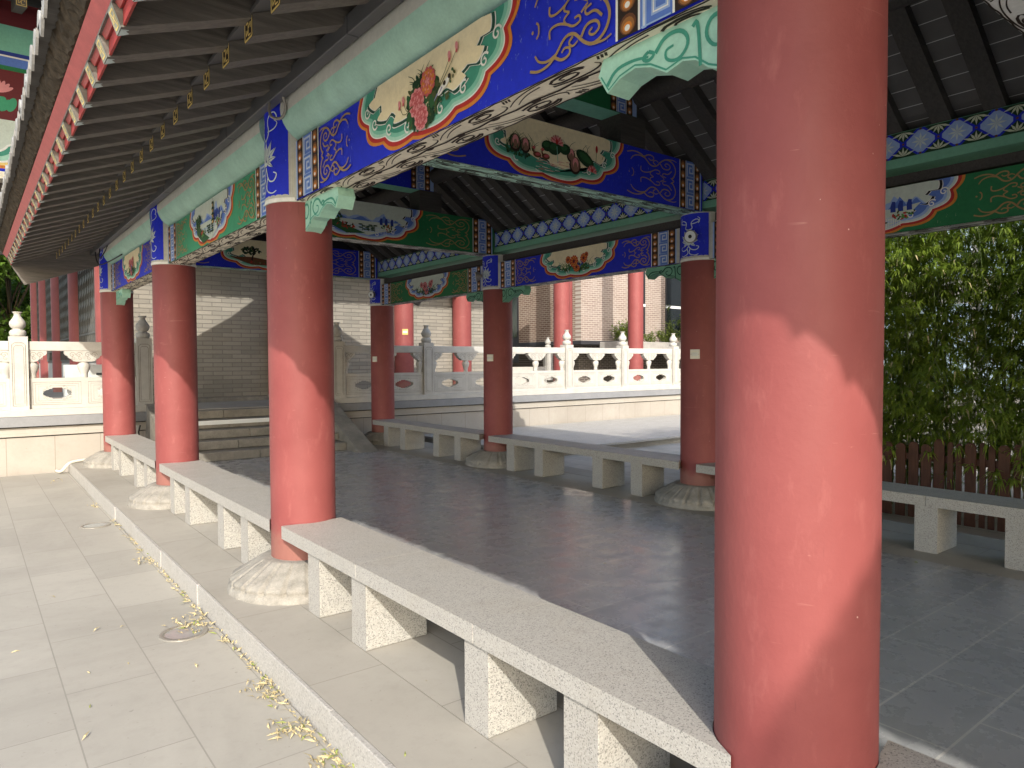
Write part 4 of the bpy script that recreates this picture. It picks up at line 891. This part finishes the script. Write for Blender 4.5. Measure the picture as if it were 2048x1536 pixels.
for k in range(11):
    x=1.75-.42*k; b=MB(); b.add([(x-.08,14.7,7.62),(x+.08,14.7,7.62),(x+.08,VY+.3,8.1),(x-.08,VY+.3,8.1),(x-.08,14.7,7.8),(x+.08,14.7,7.8),(x+.08,VY+.3,8.28),(x-.08,VY+.3,8.28)],[(0,3,2,1),(4,5,6,7),(0,1,5,4),(1,2,6,5),(2,3,7,6),(3,0,4,7)],'rafter_wood'); A=Art(b,(x,14.7,7.71),(1,0,0),(0,0,1),(0,-1,0)); wan(A,.15,.17); hb(b,'hall_rafter')
b=MB(); b.add([(-9,10.0,7.75),(2.6,10.0,7.75),(2.6,17,8.4),(-9,17,8.4),(-9,10.0,7.95),(2.6,10.0,7.95),(2.6,17,8.7),(-9,17,8.7)],[(3,2,1,0),(4,5,6,7),(0,1,5,4),(1,2,6,5),(0,4,7,3)],'dark_wood'); hb(b,'deep_shade_eave'); b=MB(); b.box(-2.8,2.6,17.01,40,8.4,8.7,'dark_wood'); b.prism([(2.6,8.4),(16,8.4),(9,13)],lambda a,c:(a,17.0,c),lambda a,c:(a,40,c),'tile_grey'); hb(b,'roof_with_shade_slab')  # eave deepened and flat slab added out of view to shade lintel and facade
b=MB(); b.box(-9,2.62,9.96,10.0,7.72,7.97,'fascia_red'); hb(b,'eave_fascia')
# ================================================================== BROWN BRICK BLOCK AT THE RIGHT
BX,BY=17.3,18.2
blk=thing('brick_block','brown brick block with dark windows overhanging a recessed ground floor','building',(BX,BY+3,.72)); BO=(BX,BY+3,.72)
def kb(mb,name,par=blk,bev=0): return mb.build(name,par,BO,bev)
b=MB(); b.box(BX,BX+.3,BY+.3,BY+12,2.28,9,'brown_brick_side'); kb(b,'side_wall')
b=MB(); b.box(BX,BX+14,BY,BY+.299,2.28,9,'brown_brick_front'); kb(b,'front_wall')
b=MB(); b.box(BX-.02,BX+14,BY-.02,BY+12,2.15,2.279,'frame_dark'); kb(b,'soffit_edge')
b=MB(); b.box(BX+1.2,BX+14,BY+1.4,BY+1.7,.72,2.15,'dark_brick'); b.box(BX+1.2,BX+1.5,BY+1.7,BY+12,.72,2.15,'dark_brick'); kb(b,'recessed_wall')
b=MB(); b.box(BX+.9,BX+14,BY-.9,BY-.02,1.95,2.24,'ledge_concrete'); kb(b,'planter_ledge',bev=.02)
for px in (BX+2.2,BX+5.3,BX+8.4): 
    b=MB(); b.box(px-.14,px+.14,BY-.6,BY-.3,.72,1.95,'ledge_concrete'); kb(b,'ledge_pier')
for (x0,x1,z0,z1) in ((BX+4.55,BX+5.9,2.5,5.2),(BX+2.75,BX+3.35,2.5,5.2),(BX+8,BX+9.4,2.5,5.2)):
    b=MB(); b.box(x0,x1,BY-.03,BY-.001,z0,z1,'frame_dark'); w=kb(b,'window')
    b=MB(); b.box(x0+.06,x1-.06,BY-.045,BY-.031,z0+.06,3.62,'window_glass'); b.box(x0+.06,x1-.06,BY-.045,BY-.031,3.72,z1-.06,'window_glass'); kb(b,'pane',w)
    b=MB(); b.box(x0,x1,BY-.05,BY-.031,3.62,3.72,'panel_white'); kb(b,'transom',w)
    b=MB(); b.box(x0,x1,BY-.06,BY-.001,5.2,7.6,'panel_white'); kb(b,'white_panel',w)
b=MB(); b.box(BX-.03,BX-.001,BY+3.55,BY+5.2,1.5,6,'frame_dark'); w=kb(b,'window'); b=MB(); b.box(BX-.045,BX-.031,BY+3.62,BY+5.1,2.5,5.9,'window_glass'); kb(b,'pane',w)
# ================================================================== SMALL FITTINGS
def switch(x,y,z,lab,nx,ny,s=.043,mat='plastic_white'):
    n=Vector((nx,ny,0)).normalized(); tt=Vector((-n.y,n.x,0)); b=MB(); c=Vector((x,y,z))
    def bx(w,h,d0,d1,m): 
        vs=[c+tt*a+Vector((0,0,e))+n*d for d in (d0,d1) for e in (-h,h) for a in (-w,w)]; b.add(vs,[(0,1,3,2),(4,6,7,5),(0,4,5,1),(2,3,7,6),(0,2,6,4),(1,5,7,3)],m)
    bx(s,s,-.03,.010,mat); bx(s*.72,s*.34,.0101,.0135,'ac_white'); bx(s*.95,.002,.0102,.0115,'lamp_metal')
    o=b.build('light_switch',None,tuple(c),.002); tag(o,lab,'switch'); return o
def on_col(cx,cy,r,u): return (cx+r*cos(u),cy+r*sin(u),cos(u),sin(u))
for (cx,i,z,lab,ang) in ((XR,1,1.615,'cream switch plate on the shaded right column nearest the camera',R(200)),(XR,2,1.60,'cream switch plate on the middle shaded right column',R(202)),(XR,3,1.60,'cream switch plate on the farthest shaded right column',R(202))):
    x,y,nx,ny=on_col(cx,RY(i),CR,ang); switch(x,y,z,lab,nx,ny,.050)
x,y,nx,ny=on_col(8.62,15.42,.24,R(248)); switch(x,y,2.28,'small yellow box on a sunlit red hall column',nx,ny,.07,'brass')
for i,z,ang,lab in ((1,2.86,R(196),'round spotlight on the blue head of the nearest right column'),(2,2.83,R(150),'round spotlight on the blue head of the middle right column'),(3,2.82,R(205),'round spotlight on the blue head of the farthest right column')):
    x,y,nx,ny=on_col(XR,RY(i),CR+.01,ang); t=thing('spotlight',lab,'spotlight',(x,y,z)); n=Vector((nx,ny,-.12)).normalized(); c=Vector((x,y,z))
    b=MB(); b.tube([c,c+n*.03],.024,'lamp_metal',12); b.build('bracket',t,tuple(c)); b=MB(); b.tube([c+n*.03,c+n*.05,c+n*.10],.052,'lamp_metal',18,.068); h=b.build('lamp_housing',t,tuple(c))
    b=MB(); b.tube([c+n*.101,c+n*.104],.058,'panel_white',18); b.tube([c+n*.1045,c+n*.106],.02,'cable_black',10); b.build('lens',h,tuple(c))
for x,y,lab in ((1.045,4.70,'round ground light set in the paving, with dry leaves on its rim, nearer the camera'),(1.04,8.42,'round ground light set in the paving, farther along the kerb')):
    t=thing('ground_light',lab,'ground light',(x,y,-.15)); b=MB(); b.lathe((x,y,-.149),[(.142,0),(.142,.006),(.136,.009),(.112,.009),(.108,.004)],'lamp_metal',40,cap=False); b.build('rim',t,(x,y,-.15)); b=MB(); b.lathe((x,y,-.149),[(.109,.0),(.109,.004)],'lamp_glass',40); b.build('glass',t,(x,y,-.15))
b=MB(); P=[(1.10,12.99,-.13),(1.11,12.80,-.125),(1.15,12.68,-.10),(1.20,12.66,-.02),(1.27,12.72,.025),(1.55,12.86,.03),(1.9,12.95,.03)]
for _ in range(2):
    q=[P[0]]
    for i in range(len(P)-1): q+=[tuple(P[i][k]*.75+P[i+1][k]*.25 for k in range(3)),tuple(P[i][k]*.25+P[i+1][k]*.75 for k in range(3))]
    P=q+[P[-1]]
b.tube(P,.022,'plastic_white',8); tag(b.build('drain_hose',None,P[0]),'white plastic hose bent over the end of the kerb by the terrace wall','hose')
for k,(x,y) in enumerate(((2.72,12.6),)):
    b=MB()
    for q in range(3): b.tube([(2.20+.03*q,12.85,.52),(2.18+.02*q,12.78,.42),(2.19+.03*q,12.80,.2),(2.22+.02*q,12.7,.03)],.012,'plastic_white' if q<2 else 'cable_black',6)
    tag(b.build('cable_bundle',None,(2.2,12.8,.0)),'pale cable bundle hanging down the wall by the steps','cable')
for x,y,w,lab in ((.62,14.9,.42,'boxy pale air conditioner behind the left balustrade, nearest its post'),(1.72,14.75,.62,'wide white air conditioner behind the left balustrade, near the red columns')):
    t=thing('air_conditioner',lab,'air conditioner',(x,y,.72)); o=(x,y,.72)
    b=MB(); b.box(x-w/2,x+w/2,y,y+.32,.80,1.52,'ac_white'); cs=b.build('casing',t,o,.015)
    b=MB(); b.lathe((0,0,0),[(.2,0),(.2,.01)],'gutter_steel',24); b.v=[(x-w/2-.002+c*.5,y+.16+a*.6,1.2+b_*.6) for a,b_,c in b.v]; b.build('fan_grille',t,o)
    b=MB(); b.box(x+w/2-.14,x+w/2-.05,y-.008,y-.001,1.33,1.37,'gutter_steel'); b.build('handle',t,o)
    b=MB(); b.box(x-w/2+.05,x-w/2+.1,y+.02,y+.3,.72,.80,'gutter_steel'); b.box(x+w/2-.1,x+w/2-.05,y+.02,y+.3,.72,.80,'gutter_steel'); b.build('feet',t,o)
t=thing('vent_box','small dark louvred box on the terrace wall beside the steps','vent',(6.05,12.9,.4)); b=MB(); b.box(5.70,6.0,12.84,12.99,.02,.42,'step_stone'); b.build('housing',t,(6.05,12.9,.4),.006); b=MB()
for k in range(6): b.box(5.74,5.96,12.825,12.839,.10+.045*k,.125+.045*k,'p_dbrown')
b.build('louvres',t,(6.05,12.9,.4))
# ================================================================== VEGETATION AND FENCE
def leaf(mb,p,d,l,w,mat,up=None):
    d=d.normalized(); s_=d.cross(up or Vector((0,0,1)))
    if s_.length<.05: s_=Vector((1,0,0))
    s_.normalize(); n=s_.cross(d)*.12*l
    mb.add([p,p+d*l*.35+s_*w*.5+n,p+d*l-n*.8,p+d*l*.35-s_*w*.5+n],[(0,1,2,3)],mat)
rb=random.Random(21)
def bamboo(cx,cy,h,nc,nl,label,sx=.45,sy=.5,zlo=.2):
    t=thing('bamboo_clump',label,'bamboo',(cx,cy,-.15),'bamboo clumps behind the picket fence'); o=(cx,cy,-.15); cu=MB(); lv=MB(); tops=[]
    for k in range(nc):
        x,y=cx+rb.uniform(-sx,sx),cy+rb.uniform(-sy,sy); hh=h*rb.uniform(.75,1.08); lx,ly=rb.uniform(-.5,.25),rb.uniform(-.3,.3)
        pts=[(x+lx*(q/6)**2.2,y+ly*(q/6)**2.2,-.15+hh*q/6) for q in range(7)]; cu.tube(pts,rb.uniform(.008,.014),'culm',5,.004); tops.append(pts)
    for k in range(nl):
        pts=rb.choice(tops); u=rb.uniform(zlo/h,1)**.8; q=min(int(u*6),5); f=u*6-q; c=Vector(pts[q]).lerp(Vector(pts[q+1]),f)
        a=rb.uniform(0,2*PI); rr=rb.random()**.7*(.55 if u<.9 else .3); c=c+Vector((cos(a)*rr,sin(a)*rr,rb.uniform(-.15,.15)))
        for j in range(rb.randint(8,14)):
            b_=a+rb.uniform(-1.0,1.0); d=Vector((cos(b_),sin(b_),rb.uniform(-1.1,.25))); leaf(lv,c,d,rb.uniform(.09,.19),rb.uniform(.012,.022),'bamboo_leaf' if rb.random()<(.97 if u>.35 else .85) else 'dry_leaf')
    cu.build('culms',t,o); lv.build('foliage',t,o)
desc=['thick bamboo clump at the right edge beside the picket fence','bamboo clump with bright tips in front of the pale blue building','bamboo clump right beside the big front column','bamboo clump just behind the big front column','bamboo clump hidden behind the big front column','bamboo clump with leaves poking past the shaded right column']
for i,(x,y,h,nc,nl) in enumerate(((9.25,1.55,4.1,15,2200),(9.2,2.65,4.0,15,3000),(9.25,3.75,4.2,16,3000),(9.2,4.8,3.8,14,1600),(8.8,5.5,3.3,12,800),(9.0,5.78,2.3,9,420))): bamboo(x,y,h,nc,nl,desc[i])
for i,(x,y,h) in enumerate(((10.1,2.3,4.1),(10.2,3.6,4.2),(10.1,4.8,3.9))): bamboo(x,y,h,14,1100,['bamboo clump in the back row at the right edge','bamboo clump in the back row in the middle','bamboo clump in the back row at the left'][i],zlo=.9)
def added_shade_tree(cx,cy):
    r=random.Random(17); t=thing('tree','small round-crowned tree added out of view behind the camera to shade the big near column','tree',(cx,cy,-.15)); o=(cx,cy,-.15)
    b=MB(); b.tube([(cx,cy,-.15),(cx+.03,cy,1.2),(cx-.02,cy,2.4),(cx,cy,3.75)],.055,'bark',9,.03)
    for q in range(6): b.tube([(cx,cy,3.2+.08*q),(cx+.22*cos(q*1.05),cy+.2*sin(q*1.05),3.6+.1*q)],.02,'bark',6,.008)
    b.build('trunk',t,o); b=MB()
    for k in range(22000):
        d=Vector((r.gauss(0,1),r.gauss(0,1),r.gauss(0,1))).normalized(); q=r.random()**.2; bl=1+.1*sin(3*d.z*2+1)
        leaf(b,Vector((cx+d.x*q*.47*bl,cy+d.y*q*.40*bl,3.78+d.z*q*.60)),Vector((r.gauss(0,1),r.gauss(0,1),r.gauss(0,1))),r.uniform(.022,.042),r.uniform(.016,.028),'tree_leaf')
    b.build('crown',t,o)
added_shade_tree(-.63,-4.10)  # unseen tree, added so its crown darkens the near column's lower side
for i,(x,y,h,nc,nl) in enumerate(((8.45,1.75,1.7,7,330),(8.4,2.75,1.6,7,330),(8.45,3.6,1.75,7,330))): bamboo(x,y,h,nc,nl,['low young bamboo drooping over the picket fence at the right edge','low young bamboo hanging over the middle pickets','low young bamboo over the pickets beside the big column'][i],sx=.2,sy=.4,zlo=.55)
# picket fence
t=thing('picket_fence','dark brown wooden picket fence in front of the bamboo, pickets uneven','fence',(7.95,3.4,-.15)); o=(7.95,3.4,-.15); rf=random.Random(8); y=.6
while y<6.1:
    w=rf.choice((.05,.055,.095)) if y<2.95 else .095; g=.03 if y<2.95 else .035; h=(.70 if y<2.95 else .66)+rf.uniform(-.02,.03); x=7.92+rf.uniform(-.012,.012); b=MB()
    b.prism([(y,-.13),(y+w,-.13),(y+w,h-.03),(y+w*.75,h),(y+w*.25,h),(y,h-.03)],lambda a,c:(x,a,c),lambda a,c:(x+.022,a,c),'picket_wood'); b.build('picket',t,o); y+=w+g
for z in (.05,.48):
    b=MB(); b.box(7.95,7.985,.55,6.15,z,z+.07,'picket_wood'); b.build('rail',t,o)
def tree(cx,cy,h,cr,n,label,mat='tree_leaf',seed=1):
    r=random.Random(seed); t=thing('tree',label,'tree',(cx,cy,-.2),'trees behind the terrace'); o=(cx,cy,-.2); b=MB(); b.tube([(cx,cy,-.2),(cx+.1,cy,h*.25),(cx-.05,cy+.1,h*.5),(cx,cy,h*.8)],.22,'bark',9,.06); lobes=[]
    for k in range(16):
        a=r.uniform(0,2*PI); q=r.uniform(.3,1)*cr; z=h*r.uniform(.28,1.0); e=Vector((cx+q*cos(a),cy+q*sin(a),z)); lobes.append((e,r.uniform(.5,1.0)*cr*.55)); b.tube([(cx,cy,z*.55),tuple((Vector((cx,cy,z*.7))+e)/2),tuple(e)],.06,'bark',5,.015)
    b.build('trunk',t,o); lv=MB()
    for k in range(n):
        c,q=r.choice(lobes); d=Vector((r.gauss(0,1),r.gauss(0,1),r.gauss(0,.8))).normalized(); p=c+d*q*r.random()**.45
        leaf(lv,p,Vector((r.gauss(0,1),r.gauss(0,1),r.gauss(-.3,.6))),r.uniform(.3,.5),r.uniform(.2,.3),mat)
    lv.build('crown',t,o)
tree(2.1,48,9.5,3.0,16000,'bushy green tree at the far left behind the marble post',seed=3)
tree(4.4,54,9.5,3.2,16000,'darker green tree farther back beyond the red hall columns',seed=4)
tree(-2.6,51,9.5,3.2,6000,'green tree at the far left edge',seed=5)
def shrub(cx,cy,cz,w,h,n,lab,seed):
    r=random.Random(seed); t=thing('shrub',lab,'shrub',(cx,cy,cz),'shrubs on the planter ledge'); o=(cx,cy,cz); st=MB(); lv=MB()
    for k in range(9):
        a=r.uniform(-w,w); e=(cx+a,cy+r.uniform(-.2,.2),cz+h*r.uniform(.5,1)*(1-abs(a)/w*.5)); st.tube([(cx+a*.3,cy,cz),e],.010,'culm',5,.004)
        for j in range(n//9):
            u=r.random()**.6; p=Vector((cx+a*.3,cy,cz)).lerp(Vector(e),u)+Vector((r.gauss(0,.08),r.gauss(0,.08),r.gauss(0,.06))); leaf(lv,p,Vector((r.gauss(0,1),r.gauss(0,1),r.gauss(.2,.6))),r.uniform(.08,.16),r.uniform(.045,.075),'shrub_leaf')
    st.build('stems',t,o); lv.build('foliage',t,o)
shrub(BX+1.9,BY-.5,2.24,.9,.8,1100,'dull feathery shrub on the ledge, leftmost by the brick corner',1); shrub(BX+4.0,BY-.55,2.2,.5,.9,800,'bright green shrub trailing over the ledge beside the red column',2); shrub(BX+5.6,BY-.5,2.24,.9,1.8,1400,'tall yellow green shrub on the ledge in front of the dark window',3); shrub(BX+3.1,BY-.5,2.2,.3,.5,140,'small green shrub on the ledge behind the red column',5)
# fallen dry leaves along the kerb (countless)
lt=MB(); rl=random.Random(4)
def dry(x,y,z,l=None):
    a=rl.gauss(PI/2,.8); l=l or rl.uniform(.03,.075); d=Vector((cos(a),sin(a),rl.uniform(-.05,.35))); leaf(lt,Vector((x,y,z)),d,l,rl.uniform(.007,.014),'dry_leaf' if rl.random()<.9 else 'dry_leaf_green',Vector((rl.gauss(0,.5),rl.gauss(0,.5),1)))
for k in range(360):
    y=1.6+rl.random()**1.3*7; x=1.236-abs(rl.gauss(0,.018))-(.03 if 2.5<y<3.6 else 0)*rl.random(); dry(x,y,-.148+rl.random()*.02*max(0,1-(1.236-x)/.08))
for (cx,cy,n,s_) in ((1.17,3.55,50,.045),(1.15,3.1,40,.04),(1.17,2.75,40,.035),(1.10,4.80,46,.05),(1.18,4.72,8,.03),(1.16,6.6,22,.04),(1.18,9.5,16,.04),(1.0,11.9,12,.05)):
    for k in range(n): dry(min(cx+rl.gauss(0,s_),1.232),cy+rl.gauss(0,s_*1.6),-.146+abs(rl.gauss(0,.010)))
for k in range(14): dry(rl.uniform(.2,1.2),rl.uniform(1.5,9),-.147)
for k in range(18): dry(rl.uniform(1.3,5.7),rl.uniform(.6,6),.004,rl.uniform(.02,.05))
o=lt.build('fallen_leaves'); o['kind']='stuff'; tag(o,'dry straw coloured leaves lying along the kerb','leaves')
# pale building far behind the bamboo
far=thing('pale_building','pale building with blue glazing glimpsed through the top of the bamboo','building',(30,6,0)); FO=(30,6,0)
b=MB(); b.box(22,34,2,14.5,-.2,12,'ledge_concrete'); b.build('wall',far,FO)
for k in range(7):
    for q in range(3):
        b=MB(); y=2.4+1.72*k; z=.6+3.2*q; b.box(21.9,21.995,y,y+1.4,z,z+2.5,'blue_glass'); w=b.build('window',far,FO); b=MB(); b.box(21.86,21.898,y+.66,y+.74,z,z+2.5,'panel_white'); b.build('mullion',w,FO)
t=thing('brick_house','reddish brick house behind the right end of the bamboo','building',(24,-2,0)); b=MB(); b.box(20,30,-9,1.5,-.2,10,'brown_brick_side'); b.build('wall',t,(24,-2,0))
for k in range(3):
    b=MB(); b.box(19.95,19.995,-7+2.9*k,-5.6+2.9*k,1,3.2,'window_glass'); b.build('window',t,(24,-2,0))
# ================================================================== LIGHT, SKY, CAMERA
AZ,EL=R(28.8),R(30.8)
d=Vector((sin(AZ)*cos(EL),cos(AZ)*cos(EL),-sin(EL)))
L=bpy.data.lights.new('sun','SUN'); L.energy=2.05; L.angle=R(.5); L.color=(1,.94,.84); lo=bpy.data.objects.new('sun',L); COL.objects.link(lo); lo.rotation_euler=d.to_track_quat('-Z','Y').to_euler(); lo.location=(-10,-20,20)
w=bpy.data.worlds.new('World'); sc.world=w; w.use_nodes=True; nt=w.node_tree; bg=nt.nodes['Background']; sk=nt.nodes.new('ShaderNodeTexSky'); sk.sky_type='NISHITA'; sk.sun_disc=False
sk.sun_elevation=EL; sk.sun_rotation=math.atan2(-d.x,-d.y)%(2*PI); sk.air_density=1.2; sk.dust_density=2.2; sk.ozone_density=1.0; nt.links.new(sk.outputs[0],bg.inputs[0]); bg.inputs[1].default_value=.15
F=1405.20228; yaw,pitch,roll=.661857172,.0320263139,-.00425419199
f=Vector((sin(yaw)*cos(pitch),cos(yaw)*cos(pitch),-sin(pitch))); r=Vector((cos(yaw),-sin(yaw),0)); u=r.cross(f)
r2=r*cos(roll)+u*sin(roll); u2=-r*sin(roll)+u*cos(roll)
cam=bpy.data.cameras.new('camera'); co=bpy.data.objects.new('camera',cam); COL.objects.link(co); sc.camera=co
cam.sensor_width=36; cam.lens=F/2048*36; cam.clip_start=.05; cam.clip_end=500
M=Matrix((r2,u2,-f)).transposed().to_4x4(); M.translation=(0,0,1.545); co.matrix_world=M
sc.view_settings.view_transform='Standard'; sc.view_settings.look='None'; sc.view_settings.gamma=1; sc.view_settings.exposure=1.32
sc.cycles.max_bounces=8; sc.cycles.diffuse_bounces=5; sc.cycles.use_denoising=True
